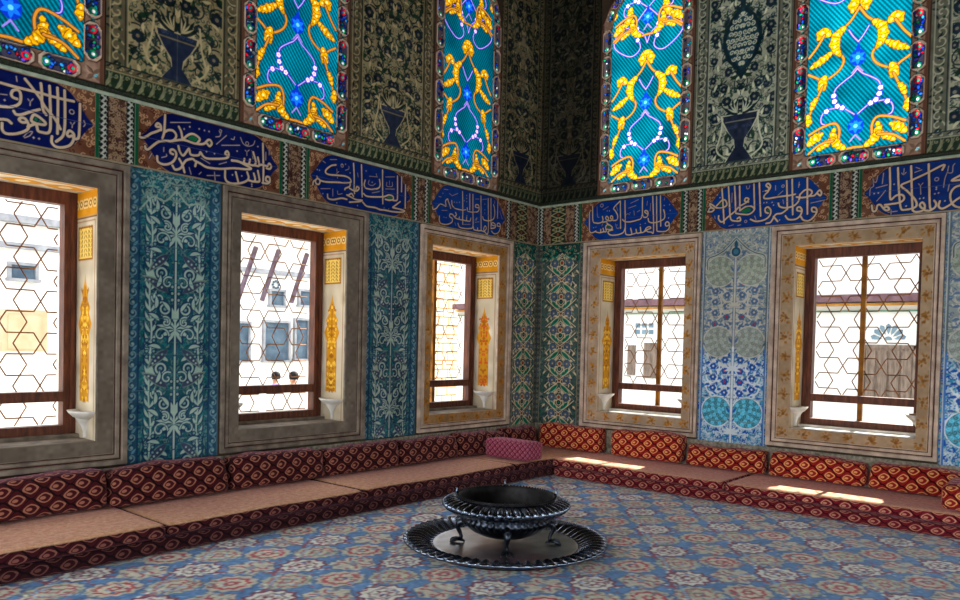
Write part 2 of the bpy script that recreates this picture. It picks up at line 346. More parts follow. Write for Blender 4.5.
CAL={'A':{'s':[[-6367,3413,-6326,3370,-6264,3296,-6230,3244,-6172,3184,-6143,3142,-6125,3109],[-6262,3410,-6256,3353,-6253,3268,-6243,3216,-6224,3190],[-6203,3407,-6199,3319,-6195,3197,-6195,3099,-6211,3060,-6251,3055,-6279,3061,-6291,3107,-6324,3123,-6308,3169,-6274,3163,-6231,3133,-6238,3113,-6291,3110],[-6149,3409,-6145,3333,-6144,3210,-6146,3070],[-6098,3402,-6095,3272,-6096,3122,-6111,3056,-6154,3009],[-5987,3331,-5989,3197,-5994,3082,-6012,3059,-6033,3061],[-6524,3342,-6418,3339,-6287,3339,-6162,3335,-6033,3338],[-6418,3256,-6445,3261,-6455,3281,-6445,3308,-6418,3321,-6399,3309,-6394,3274,-6401,3230,-6434,3200,-6481,3183,-6534,3175],[-6439,3163,-6422,3144,-6385,3153,-6330,3186,-6269,3218],[-6362,3102,-6384,3097,-6404,3110,-6390,3128,-6363,3126,-6343,3094,-6346,3057,-6384,3025,-6438,3000,-6491,2994,-6512,3019,-6512,3060],[-6533,3084,-6481,3091,-6454,3074],[-6346,3073,-6316,3095,-6291,3107],[-6042,3078,-6066,3066,-6078,3082,-6061,3111,-6031,3093,-6030,3055,-6054,3006,-6101,2977,-6153,2969,-6185,2996,-6183,3040]],'t':[[-6373,2995,-6346,3033,-6316,3044,-6334,3012,-6367,2989],[-6347,3274,-6331,3260,-6314,3283],[-6331,3260,-6333,3230],[-6055,3175,-6041,3160,-6025,3182],[-6041,3160,-6043,3137],[-5959,3211,-5949,3188,-5959,3166],[-6424,3415,-6419,3381],[-6529,3262,-6482,3268]],'d':[[-6307,3003],[-6271,3004],[-6497,3227]],'g':[[-6297,3138,15,20],[-6257,3127,21,16],[-6060,3082,15,12]],'r':[[-6046,3256,17]],'tips':[None,(-5891,3182)],'w':0.0265},'B':{'s':[[-5316,3414,-5319,3330,-5322,3269,-5337,3216],[-5349,3281,-5353,3317,-5378,3329,-5394,3307,-5383,3299,-5352,3306],[-5349,3285,-5388,3259,-5433,3233,-5477,3196,-5509,3183,-5529,3189,-5526,3215],[-5322,3269,-5286,3294,-5245,3298,-5218,3270,-5227,3235,-5256,3210,-5313,3199,-5365,3182,-5409,3145,-5453,3101,-5475,3098,-5481,3117],[-5256,3210,-5168,3240,-5120,3242,-5059,3235,-4998,3240,-4961,3254,-4930,3289,-4907,3294,-4892,3269,-4913,3241,-4936,3259],[-5162,3241,-5115,3290,-5073,3311,-5030,3302,-5005,3279,-5029,3241],[-5195,3343,-5175,3308,-5162,3249],[-5243,3103,-5266,3110,-5266,3132,-5243,3142,-5219,3125,-5216,3092,-5242,3042,-5288,3011,-5334,3002,-5374,3016,-5380,3058],[-5197,3180,-5184,3138,-5154,3110,-5119,3157,-5101,3178,-5088,3135,-5046,3133,-5009,3146,-4997,3171,-4972,3142,-4934,3130,-4858,3142,-4781,3160,-4735,3181,-4727,3216,-4745,3233,-4762,3209,-4742,3195],[-5189,3075,-5159,3030,-5140,2972],[-5247,3008,-5223,2979,-5176,2999,-5153,3037,-5124,3077,-5070,3099,-5045,3087,-4996,3074,-4933,3054,-4805,3065,-4674,3096,-4553,3110,-4498,3127,-4560,3148,-4629,3165,-4695,3160],[-5033,3084,-5044,3042],[-4379,3380,-4374,3277,-4369,3155,-4370,3019],[-4696,3163,-4629,3165,-4581,3162,-4568,3201],[-4574,3163,-4526,3161,-4511,3206],[-4526,3161,-4471,3162,-4451,3200,-4480,3279],[-4464,3163,-4415,3170,-4430,3241],[-4415,3174,-4373,3186,-4330,3181,-4308,3210,-4286,3189,-4300,3162,-4336,3161],[-4760,3056,-4759,2997,-4739,2965,-4685,2957,-4605,2975,-4544,3006,-4522,3040,-4539,3086],[-4524,3016,-4468,3014,-4455,3041,-4470,3087],[-4461,3015,-4412,3024,-4413,3060,-4428,3119],[-4377,3018,-4327,3021,-4298,3044,-4302,3081,-4335,3081,-4341,3049,-4315,3039],[-4654,3064,-4640,3019,-4625,2973]],'t':[[-5269,3362,-5092,3404],[-5099,3020,-5080,2966],[-5324,3142,-5324,3109],[-5340,3056,-5300,3075,-5301,3091],[-4990,3121,-4908,3091],[-5007,2980,-4988,3001],[-4932,2983,-4811,3005],[-4863,3025,-4855,2956],[-5447,3028,-5425,3071],[-4817,3408,-4798,3401,-4810,3374,-4823,3395],[-4804,3393,-4816,3350,-4855,3335],[-4752,3370,-4847,3273],[-4705,3351,-4679,3351,-4672,3376],[-4612,3384,-4584,3336,-4536,3322,-4481,3346,-4464,3386],[-4796,3274,-4618,3313],[-4563,3280,-4545,3272,-4522,3289],[-4545,3272,-4544,3236],[-4494,3289,-4479,3219],[-4346,3307,-4345,3234],[-4311,3339,-4310,3290],[-4819,3103,-4748,3135]],'d':[[-5148,3335],[-5098,3366],[-5012,3368],[-4963,3366],[-4919,3367],[-4941,3189],[-4865,3187],[-4687,3034],[-4593,3042],[-4432,3341],[-4489,2986],[-4488,2967],[-4644,3255]],'g':[[-5380,3313,14,9],[-5066,3272,46,27],[-4916,3264,12,14],[-5256,3123,11,10],[-4745,3209,9,11]],'r':[[-4543,3345,16]],'tips':[(-5529,3232),(-4220,3196)],'w':0.0265},'C':{'s':[[-3526,3351,-3582,3333,-3639,3289,-3655,3253,-3613,3238,-3504,3250,-3400,3260,-3339,3244,-3329,3212,-3373,3197,-3519,3177,-3637,3159,-3711,3159,-3739,3171],[-3736,3172,-3719,3155,-3734,3119,-3767,3120,-3776,3151,-3752,3175,-3760,3193],[-3776,3151,-3800,3134,-3807,3100],[-3298,3410,-3286,3288,-3283,3151,-3277,3104],[-3338,3210,-3342,3168,-3397,3138,-3406,3123],[-3345,3147,-3292,3133,-3247,3136,-3217,3169,-3248,3180,-3260,3148],[-3191,3417,-3183,3279,-3173,3086],[-3136,3267,-3149,3216,-3121,3186,-3037,3190,-2953,3215,-2926,3255,-2937,3310],[-2895,3418,-2891,3261,-2882,3062],[-3156,3124,-3109,3104,-2998,3115,-2865,3140,-2798,3169,-2738,3165,-2734,3132,-2786,3114,-2849,3114],[-2737,3121,-2678,3131,-2669,3184,-2675,3394],[-2611,3399,-2610,3237],[-2551,3321,-2550,3129,-2548,3063],[-2627,3124,-2716,3059,-2735,3042,-2665,3041,-2554,3033,-2614,3009,-2744,2997,-2842,2997,-2919,2992,-2995,3002,-3107,2999,-3163,3032],[-3625,3038,-3616,3000,-3549,2997,-3447,3028,-3377,3028],[-3378,3073,-3325,3061,-3254,3045,-3172,3051,-3217,3030,-3342,3004],[-3352,3077,-3317,3097,-3290,3074]],'t':[[-2871,2992,-2862,3022],[-2803,2995,-2794,3021],[-3709,3080,-3593,3100],[-3514,3313,-3503,3221],[-3546,3240,-3488,3291],[-3600,3390,-3516,3407],[-3402,3321,-3359,3343,-3359,3370],[-3242,3324,-3232,3284],[-2851,3354,-2715,3380],[-2848,3226,-2715,3246],[-2830,3301,-2829,3258,-2751,3271,-2752,3315],[-3078,3320,-2966,3333],[-3036,3151,-2933,3183],[-3560,3103,-3558,3030],[-3500,3093,-3491,3061,-3439,3076],[-3691,3358,-3657,3345],[-3081,3277,-3091,3237,-3038,3228,-2992,3258],[-2985,3365,-2975,3339],[-2792,3322,-2791,3279]],'d':[[-3683,3035],[-3757,3260],[-3729,3258],[-3506,2971],[-3446,3367],[-3403,3382],[-3340,3305],[-3039,3263],[-3125,3367],[-3234,2986]],'g':[[-2777,3147,47,23]],'r':[[-3446,3360,17]],'tips':[(-3824,3165),(-2475,3193)],'w':0.023},'D':{'s':[[-1601,3406,-1591,3215,-1585,3016],[-1469,3403,-1462,3209],[-1411,3407,-1404,3206,-1398,3017,-1454,2984,-1568,2971,-1643,2977,-1672,3017],[-1259,3413,-1240,2987],[-1118,3404,-1103,2991,-1169,2980,-1191,3019,-1162,3055,-1141,3025,-1170,2993],[-1063,3413,-1050,3037],[-925,3409,-925,3186],[-2113,3144,-2103,3118,-2052,3138,-1993,3195,-1923,3194,-1887,3191,-1898,3247,-1863,3277,-1849,3251,-1825,3216,-1806,3176],[-1790,3270,-1780,3217,-1724,3188,-1613,3187,-1538,3198],[-1510,3227,-1500,3191,-1423,3190,-1326,3205,-1288,3242,-1300,3291,-1349,3290,-1358,3261,-1299,3260],[-1216,3163,-1195,3128,-1114,3126,-1023,3152,-984,3203,-987,3294,-1010,3343],[-875,3087,-927,3087,-918,3121,-876,3120,-864,3069,-903,3004,-986,2980,-1038,3006],[-1050,3037,-968,3061,-969,3101,-1022,3117,-1037,3085,-979,3080],[-1179,2979,-1240,2987],[-1240,2987,-1299,2979,-1310,3009],[-1308,2978,-1377,2981,-1388,3012],[-1997,3056,-1996,2996,-1951,2972,-1862,2978,-1782,3014,-1774,3058,-1820,3076,-1812,3108,-1767,3108,-1739,3088,-1703,3111,-1719,3140],[-1729,3077,-1665,3067,-1647,3095],[-1655,3069,-1599,3070,-1592,3115],[-1590,3072,-1524,3069,-1516,3114],[-1524,3069,-1457,3072,-1440,3112]],'t':[[-1570,3018,-1446,3035],[-1362,3098,-1324,3135,-1338,3095],[-1361,3072,-1283,3090],[-1792,3325,-1684,3373],[-1838,3348,-1792,3331],[-1361,3358,-1293,3369],[-1224,3374,-1144,3393],[-882,3284,-826,3186],[-2013,3282,-1970,3283],[-991,3398,-989,3359],[-1728,3021,-1708,2987],[-1956,3129,-1867,3142],[-1928,3381,-1857,3387]],'d':[[-1745,3259],[-1699,3262],[-1653,3273],[-1918,3056],[-1882,3055],[-1182,3323],[-1179,3252],[-1178,3214],[-1525,3375],[-1522,3300],[-1570,3305],[-1945,3330],[-988,3320],[-1524,3338],[-1513,3133]],'g':[],'r':[],'tips':[(-2115,3145),(-774,3197)],'w':0.02},'E':{'s':[[801,3324,805,3183,812,3070,858,3052,907,3070],[848,3397,857,3207,904,3172,969,3169,1008,3193,998,3249],[1254,3416,1269,3074],[1320,3416,1332,3151,1339,3014,1367,2985,1428,2987,1411,3063],[1565,3430,1571,3223,1602,3180,1639,3190,1644,3242,1614,3265,1600,3247,1633,3220],[1704,3428,1728,3010,1696,2993,1645,3003,1621,3039,1665,3061,1688,3040,1607,3020],[1755,3422,1771,3020],[1806,3423,1822,3055],[1009,3172,1065,3181,1092,3213,1063,3244,1047,3217,1096,3185,1144,3188,1150,3228,1126,3244,1119,3218,1159,3182,1214,3188,1220,3242,1187,3300,1162,3341,1249,3417],[1292,3181,1332,3151,1408,3144,1499,3156,1550,3171,1568,3223],[1650,3162,1663,3121,1722,3103,1809,3115,1865,3143,1870,3194,1854,3248],[1932,3059,1896,3048,1881,3076,1902,3100,1931,3078,1933,3019,1898,2990,1870,2985,1813,2990,1776,2999,1771,3033],[1622,3012,1563,2997,1546,3065],[1556,2997,1504,2995,1487,3043],[1489,2996,1436,2986],[1334,3076,1305,3017,1212,2994,1118,3004,1088,3048,1155,3063],[907,3056,973,3043,979,3085],[981,3043,1024,3053,1011,3096],[1013,3054,1061,3050,1051,3113,1090,3138,1146,3098,1131,3072,1065,3078],[1065,3160,1098,3130]],'t':[[1192,3136,1218,3079,1256,3082],[994,3125,1009,3165],[1401,3374,1513,3409],[1372,3316,1478,3339],[1344,3238,1367,3249,1390,3233],[1450,3275,1459,3220],[1495,3257,1532,3273],[1633,3376,1627,3324],[1678,3345,1673,3253],[1864,3391,1858,3365],[913,3383,925,3256,950,3240],[1004,3332,1083,3366],[1201,3354,1219,3297]],'d':[[1931,3303],[1940,3233],[1922,3144],[1612,3106],[873,3114],[905,3119],[1068,3312],[1397,3256],[1100,3309],[1860,3300],[1545,3098],[1216,3120]],'g':[[1114,3108,26,17],[1076,3111,15,16],[1618,3245,10,9],[1083,3211,9,9]],'r':[[986,3389,21]],'tips':[(732,3189),(2039,3185)],'w':0.021},'F':{'s':[[2578,3416,2598,3213,2615,3018],[2654,3431,2672,3221,2684,3097,2701,3049,2749,3033,2804,3032,2795,3071,2767,3058],[2725,3430,2739,3260,2746,3137],[2783,3423,2795,3147],[2945,3426,2961,3146],[3005,3434,3018,3245,3032,3064],[3303,3420,3319,3111],[3360,3427,3378,3046],[3517,3422,3530,3039],[2416,3169,2465,3167,2492,3193,2455,3212,2431,3199,2424,3168],[2488,3193,2446,3229,2437,3261,2471,3242,2521,3205,2585,3199,2640,3224,2623,3280,2582,3284,2520,3229],[2548,3110,2549,3071,2591,3036,2653,3084,2730,3138,2791,3194,2867,3231,2892,3267,2858,3281,2848,3248,2890,3233],[2795,3147,2868,3186,2930,3179,2958,3139,2902,3096,2809,3105,2749,3121],[3113,3086,3083,3104,3081,3142,3111,3154,3142,3113,3129,3055,3071,3016,2981,3009,2919,3037],[3319,3111,3260,3072,3195,3064,3146,2987,3094,2976],[3173,3044,3219,2988],[3459,3075,3424,3086,3423,3115,3451,3119,3473,3081,3454,3025,3405,2993,3334,2999,3301,3039],[3612,3053,3578,3063,3576,3099,3611,3096,3626,3052,3593,2997,3546,2966,3490,2978,3464,3017],[3075,3336,3112,3339,3130,3382,3102,3415,3081,3395,3111,3362,3105,3325,3069,3292,3063,3258,3108,3248,3210,3254,3326,3256,3397,3263],[3220,3187,3236,3148,3301,3127,3386,3140,3434,3186,3446,3250],[3412,3232,3468,3219,3538,3226,3571,3265,3542,3297,3494,3295,3446,3254],[3538,3226,3593,3227,3619,3252,3646,3278,3667,3247,3654,3220,3626,3244]],'t':[[3561,3151,3703,3169],[3588,3363,3609,3346,3629,3365],[2861,3414,2870,3382,2892,3387,2899,3417],[3184,3383,3186,3331],[3266,3314,3210,3269],[3269,3218,3278,3173],[3435,3389,3430,3332],[2672,2982,2727,2993],[2774,2981,2813,2986],[2499,3114,2508,3082],[2699,3356,2698,3249],[2964,3071,2996,2993],[3045,3332,3075,3336]],'d':[[3064,3206],[3094,3207],[3153,3201],[3169,3170],[3240,3001],[2557,3318],[3436,3360],[2524,3353]],'g':[[2862,3141,59,26],[2568,3244,29,19],[3112,3121,13,15],[3444,3098,13,13],[2866,3259,11,9]],'r':[[3265,3366,14],[2866,3019,14]],'tips':[(2411,3169),(3710,3192)],'w':0.025},'G':{'s':[[4307,3422,4316,3253,4323,3109,4372,3141,4427,3141,4445,3102,4408,3069,4319,3060,4274,3059],[4380,3412,4391,3244,4405,3094,4421,3006,4454,2991,4530,3002,4556,3029,4538,3086,4470,3173,4413,3235,4489,3269,4626,3325,4771,3389,4762,3343],[4495,3415,4518,3033,4531,2971,4574,2961,4617,2975,4626,3016,4604,3049,4583,3027,4600,2995,4627,2986],[4645,3413,4657,3212,4669,3006,4686,2974],[4154,3065,4167,3006,4196,3010,4206,3059,4234,3063,4264,3022,4293,3000,4315,3011,4297,3037,4269,3034],[4628,2968,4670,2963,4711,2989,4721,3025,4704,3056],[4751,3045,4742,2998,4774,2971,4835,3001,4885,3043,4934,3073],[4931,3179,4871,3163,4837,3108,4844,3035,4877,2985,4938,2961],[4929,3229,4843,3231,4927,3280]],'t':[[4813,3372,4809,3313,4845,3308,4849,3367,4863,3389],[4804,3314,4786,3256,4778,3174],[4201,3361,4186,3294,4157,3310,4165,3259,4136,3237,4133,3168],[4156,3335,4163,3297],[4252,3379,4244,3274],[4188,3237,4290,3256],[4275,3202,4237,3150,4198,3104],[4414,3358,4432,3338,4453,3359],[4432,3338,4435,3399],[4529,3349,4588,3366],[4538,3397,4571,3380],[4565,3235,4582,3215,4603,3237],[4582,3215,4588,3129],[4305,2981,4388,2985],[4332,3003,4333,2959],[4824,3198,4815,3134]],'d':[[4351,3255],[4581,3088],[4613,3090],[4707,3120],[4738,3125],[4173,3182],[4211,3184],[4793,3043],[4718,3181],[4718,3163],[4464,3027]],'g':[[4605,3012,10,13]],'r':[[4718,3259,17]],'tips':[(4086,3189),None],'w':0.026}}
M = {}
M['tile'] = attr_mat('glazed_tile', .5, .10)
M['stone'] = attr_mat('carved_stone', .8, .1)
M['paint'] = attr_mat('painted_plaster', .8, .1)
M['glass'] = glass_mat('stained_glass', .54)
M['moulding'] = noise_mat('stone_moulding', (104, 94, 84), (146, 132, 116), 9, .7)
M['moulding_r'] = noise_mat('warm_stone_moulding', (172, 150, 132), (216, 194, 174), 9, .7)
M['groove'] = noise_mat('red_groove', (58, 26, 22), (84, 44, 36), 12, .7)
M['wall'] = noise_mat('wall_plaster', (58, 48, 38), (84, 70, 54), 3, .8)
M['dado'] = noise_mat('dado_stone', (112, 106, 92), (176, 166, 146), 26, .7)
M['wood'] = noise_mat('brown_window_wood', (70, 36, 24), (112, 62, 40), 5, .55, .3, stretch=(6, 6, 1))
M['grille'] = noise_mat('gilded_iron', (92, 52, 20), (150, 96, 44), 8, .5)
M['bar'] = noise_mat('ochre_bar', (110, 66, 12), (170, 112, 30), 6, .5)
M['marble'] = noise_mat('white_marble', (196, 192, 184), (232, 228, 220), 7, .35)
M['cornice_lo'] = noise_mat('pale_green_moulding', (150, 166, 146), (190, 200, 176), 14, .6)
M['cornice_hi'] = noise_mat('dark_rope_moulding', (24, 34, 28), (60, 66, 50), 60, .6)
WH = 6.6
wall_left = None; wall_right = None

# ------------------------------------------------------------------ walls with their openings
CLEAR = [('L', -7.08, -5.85), ('L', -4.60, -3.37), ('L', -2.12, -.885), ('R', .985, 2.17), ('R', 3.415, 4.625)]
ZB, ZT, DEP = .735, 2.715, .42
STAIN = [('L', -7.10, -5.815), ('L', -4.62, -3.385), ('L', -2.14, -.935), ('R', .925, 2.19), ('R', 3.33, 4.61)]
SB, SSP, SAP = 3.50, 5.62, 6.34       # foot, spring and apex of the coloured windows
BW = .165                             # width of their jewelled border
def arch(u0, u1, zb, zs, za):
    c = (u0+u1)/2; h = (u1-u0)/2; zs = zs+0.; 
    prof = [(1, 0), (.98, .12), (.86, .36), (.62, .62), (.32, .84), (0, 1)]
    r = [(c+h*a, zs+(za-zs)*b) for a, b in prof]; l = [(c-h*a, zs+(za-zs)*b) for a, b in prof[:-1]][::-1]
    return [(u0, zb), (u1, zb)]+r+l
def make_wall(name, side, ua, ub):
    bm = bmesh.new()
    def loop(pts):
        vs = [bm.verts.new(P3(side, u, 0, z)) for u, z in pts]
        for i in range(len(vs)): bm.edges.new((vs[i], vs[(i+1) % len(vs)]))
    loop([(ua, 0), (ub, 0), (ub, WH), (ua, WH)])
    for s, a, b in CLEAR:
        if s == side: loop([(a, ZB), (b, ZB), (b, ZT), (a, ZT)])
    for s, a, b in STAIN:
        if s == side: loop(arch(a+.04, b-.04, SB+.03, SSP, SAP-.04))
    bmesh.ops.triangle_fill(bm, use_beauty=True, use_dissolve=False, edges=bm.edges[:])
    me = bpy.data.meshes.new(name); bm.to_mesh(me); bm.free()
    o = link(name, me, M['wall'], None); o['kind'] = 'structure'
    return o
wall_left = tag(make_wall('wall_left', 'L', -11, 0), 'tiled left wall with blue calligraphy frieze and three low windows', 'wall')
wall_right = tag(make_wall('wall_right', 'R', 0, 8), 'tiled right wall with blue calligraphy frieze and two low windows', 'wall')
WALL = {'L': wall_left, 'R': wall_right}
def onwall(side, off): return lambda U, Z, H: P3(side, U, -(off+H), Z)

def tiles_joints(cv, t=.25, col=(90, 100, 95), w=.006):
    for z in np.arange(cv.z0+t, cv.z1, t): cv.line([(cv.u0, z), (cv.u1, z)], w, col)
# ------------------------------------------------------------------ lower tile panels
def teal_panel(side, u0, u1, label, seed, grey=0.):
    z0, z1 = .52, 2.935
    rng = np.random.default_rng(seed)
    g = np.array((24, 78, 92))*(1-grey)+np.array((70, 98, 100))*grey
    cv = Canvas(u0, z0, u1, z1, .0056, g)
    cv.noise(rng, .25, 7, (.4, 1, .9)); cv.noise(rng, .06, 7, (.5, 1, 1))
    c = (u0+u1)/2; W = (u1-u0)/2; cv.m = c
    pale = np.array((156, 182, 168)); mint = np.array((112, 152, 144)); navy = np.array((20, 50, 84)); teal = np.array((30, 112, 118))
    pale = pale*(1-grey)+np.array((168, 168, 150))*grey
    cv.filler(rng, (u0+.02, z0, c, z1), .028, [teal, mint*.8, navy, teal*.75], .06, .016, .007)
    # border strips with a running scroll
    bw = .1*W/.42
    cv.poly([(u0, z0), (u0+bw, z0), (u0+bw, z1), (u0, z1)], (30, 72, 96))
    cv.line([(u0+bw, z0), (u0+bw, z1)], .012, navy); cv.line([(u0+.008, z0), (u0+.008, z1)], .014, (60, 88, 108))
    k = 0
    for z in np.arange(z0+.05, z1, .085):
        cv.spiral(u0+bw/2, z, bw*.36, PI/2*(1 if k % 2 else -1), .9, .010, (108, 142, 148)); cv.disc(u0+bw/2, z, .011, (128, 158, 156))
        cv.leaf(u0+bw/2, z+.03, PI/2+(.7 if k % 2 else -.7), .06, .022, (84, 132, 150)); k += 1
    per = .8
    for r in range(-1, 4):
        b = z0+per*r+.1
        # slender pale stalks of stacked leaves on both sides
        sx = c-W*.52
        cv.line(smooth([(sx, b), (sx+.012, b+.2), (sx-.012, b+.45), (sx, b+.8)]), .026, navy)
        for i in range(9):
            z = b+.088*i
            for sgn in (-1, 1):
                cv.leaf(sx, z, PI/2+sgn*.75, .12-.004*i % .03, .04, navy, -sgn*.5)
                cv.leaf(sx, z+.006, PI/2+sgn*.75, .1, .024, pale, -sgn*.6)
        cv.line(smooth([(sx, b), (sx+.01, b+.2), (sx-.01, b+.45), (sx, b+.8)]), .016, pale)
        cv.poly(smooth([(sx-.055, b+.60), (sx, b+.72), (sx+.055, b+.60), (sx+.02, b+.63), (sx, b+.60), (sx-.02, b+.63)], 4, True), pale)
        # palmette on the axis
        cv.line([(c, b), (c, b+.8)], .03, navy); 
        for a, L, ww in ((PI/2, .2, .07), (PI/2+.6, .2, .06), (PI/2+1.15, .17, .05), (PI/2+1.8, .14, .05), (PI+.9, .12, .045)):
            cv.leaf(c, b+.2, a, L+.02, ww+.02, navy, .35); cv.leaf(c, b+.2, a, L, ww*.75, pale, .35)
        cv.line([(c, b), (c, b+.8)], .014, pale)
        # dark saz leaves with dots
        for (x, z, a, L) in ((c-.06, b+.52, PI*.80, .24), (c-.06, b+.04, PI*1.2, .22)):
            cv.leaf(x, z, a, L+.025, .078, pale*.75, .25); cv.leaf(x, z, a, L, .062, (54, 64, 90), .25)
            for q in (.3, .48, .66, .8): cv.disc(x+math.cos(a+.12*q)*L*q, z+math.sin(a+.12*q)*L*q, .009, pale)
        # rosettes and beaded grapes
        for (x, z, q) in ((c-W*.22, b+.38, .046), (c-W*.30, b+.68, .05)):
            cv.disc(x, z, q+.012, navy); cv.disc(x, z, q, pale); cv.disc(x, z, q*.66, navy); cv.disc(x, z, q*.3, mint)
        for i in range(4):
            for j in range(2): cv.disc(sx-.03+.06*j, b-.02+.045*i, .02, navy); cv.disc(sx-.03+.06*j, b-.02+.045*i, .011, mint)
        for i in range(3): cv.disc(c-.028, b+.46+.055*i, .021, navy); cv.disc(c-.028, b+.46+.055*i, .012, pale*.9)
        # curls and pale cloud forms
        for (x, z, q, a, t) in ((c-W*.30, b+.16, .07, 0, 1.), (c-W*.2, b+.27, .05, 2, -1.), (c-W*.36, b+.47, .06, 3, 1.), (c-W*.16, b+.6, .055, 1, 1.)):
            cv.spiral(x, z, q, a, t, .026, navy); cv.spiral(x, z, q, a, t, .014, pale)
        for (x, z, a) in ((c-W*.34, b+.28, 2.2), (c-W*.12, b+.36, 1.9), (c-W*.4, b+.56, .9), (c-W*.3, b+.05, 2.6), (c-W*.14, b+.74, 2.4), (c-W*.42, b+.38, 1.2)):
            cv.leaf(x, z, a, .13, .05, navy, .9); cv.leaf(x, z, a, .115, .032, pale, .9)
    # spandrel head
    cv.poly([(u0+bw, 2.72), (c, 2.84), (c, z1), (u0+bw, z1)], (20, 66, 84)); cv.filler(rng, (u0+bw, 2.72, c, z1), .024, [mint, teal, pale*.8], .05, .014, .007)
    cv.line(smooth([(u0+bw, 2.60), (c-W*.5, 2.72), (c-W*.25, 2.70), (c, 2.80)]), .016, pale*.9)
    cv.m = None; cv.noise(rng, .35, 7); cv.noise(rng, .05, 4); tiles_joints(cv, .3, (70, 110, 112), .005)
    return tag(canvas_obj('tile_panel', cv, onwall(side, .006), M['tile'], WALL[side]), label)
teal_panel('L', -5.615, -4.795, 'turquoise tile panel with pale palmettes between the left wall\'s first and second windows', 11)
teal_panel('L', -3.125, -2.325, 'greyer turquoise tile panel between the left wall\'s second and third windows', 12, .38)

def lattice_panel(side, u0, u1, label, seed):
    z0, z1 = .50, 2.935
    rng = np.random.default_rng(seed)
    cv = Canvas(u0, z0, u1, z1, .0056, (70, 94, 90)); cv.noise(rng, .2, 6); 
    c = (u0+u1)/2+(.02 if side == 'R' else -.01); W = .31; cv.m = c
    cream = np.array((220, 202, 166)); green = np.array((20, 128, 104)); navy = np.array((72, 92, 116)); dk = np.array((26, 44, 54))
    cv.filler(rng, (u0-.3, z0, c, z1), .04, [cream*.75, dk, green*.7], .05, .012, .007)
    per = .45
    for r in range(0, 7):
        b = z0+per*r+.1
        for (a, q) in (((c-.02, b), (c-.19, b-.13)), ((c-.19, b-.205), (c-.02, b-.325))):
            pass
        vines = [[(c, b+.05), (c-.09, b-.015), (c-.24, b-.12)], [(c, b-.04), (c-.07, b-.10), (c-.19, b-.185), (c-.07, b-.255), (c, b-.31)], [(c-.24, b-.2), (c-.1, b-.31), (c, b-.375)], [(c-.24, b-.03), (c-.16, b+.04), (c-.06, b+.075), (c, b+.05)]]
        for q in vines: q = smooth(q); cv.line(q, .026, dk); cv.line(q, .014, cream)
        for (x, z, a) in ((c-.015, b+.005, PI+.66), (c-.015, b-.335, PI-.66)):
            cv.leaf(x, z, a, .225, .072, cream, .0); cv.leaf(x+math.cos(a)*.01, z+math.sin(a)*.01, a, .20, .052, green, .0); cv.leaf(x, z, a, .19, .010, green*.6, 0.)
        for z in (b-.165, b+.06):
            x = c-.115
            cv.disc(x, z, .064, cream); cv.disc(x, z, .054, navy*.7); cv.rosette(x, z, .056, [navy, navy*1.15, dk], 8, .3); cv.disc(x, z, .014, cream*.9)
            for a in (.7, 2.4, 4., 5.5): cv.leaf(x+.06*math.cos(a), z+.06*math.sin(a), a+.5, .05, .02, cream, .8)
        cv.disc(c, b-.165, .034, cream); cv.disc(c, b-.165, .024, (150, 64, 40)); cv.disc(c, b-.235, .040, cream); cv.disc(c, b-.235, .030, dk); cv.disc(c, b-.235, .012, green)
        cv.disc(c, b+.06, .03, cream); cv.disc(c, b+.06, .02, (140, 70, 44)); cv.disc(c, b-.09, .022, cream); cv.disc(c, b-.09, .013, dk)
        for (x, z, a) in ((c-.05, b-.13, 1.2), (c-.06, b-.21, 4.2), (c-.2, b-.06, 2.), (c-.22, b-.27, 3.6), (c-.05, b+.02, 2.9), (c-.2, b+.09, .8)): cv.leaf(x, z, a, .075, .024, cream, .7)
    cv.m = None
    # plain narrow border along the free sides, dark head
    for (a, b) in ((u0, u0+.06), (u1-.06, u1)):
        cv.poly([(a, z0), (b, z0), (b, z1), (a, z1)], (66, 76, 76))
        for z in np.arange(z0, z1, .075): cv.spiral((a+b)/2, z, .024, z*9, .9, .009, (128, 124, 106))
        cv.line([((b if a == u0 else a), z0), ((b if a == u0 else a), z1)], .01, (140, 128, 104))
    cv.poly([(u0+.06, 2.70), (c, 2.82), (u1-.06, 2.70), (u1-.06, z1), (u0+.06, z1)], (24, 60, 58)); cv.filler(rng, (u0+.06, 2.72, u1-.06, z1), .035, [cream*.75, green], .05, .014)
    cv.noise(rng, .3, 8); cv.noise(rng, .04, 5)
    return tag(canvas_obj('tile_panel', cv, onwall(side, .006), M['tile'], WALL[side]), label)
lattice_panel('L', -.60, -.006, 'dark green leaf lattice tile panel on the left wall beside the corner', 21)
lattice_panel('R', .006, .735, 'dark green leaf lattice tile panel on the right wall beside the corner', 22)

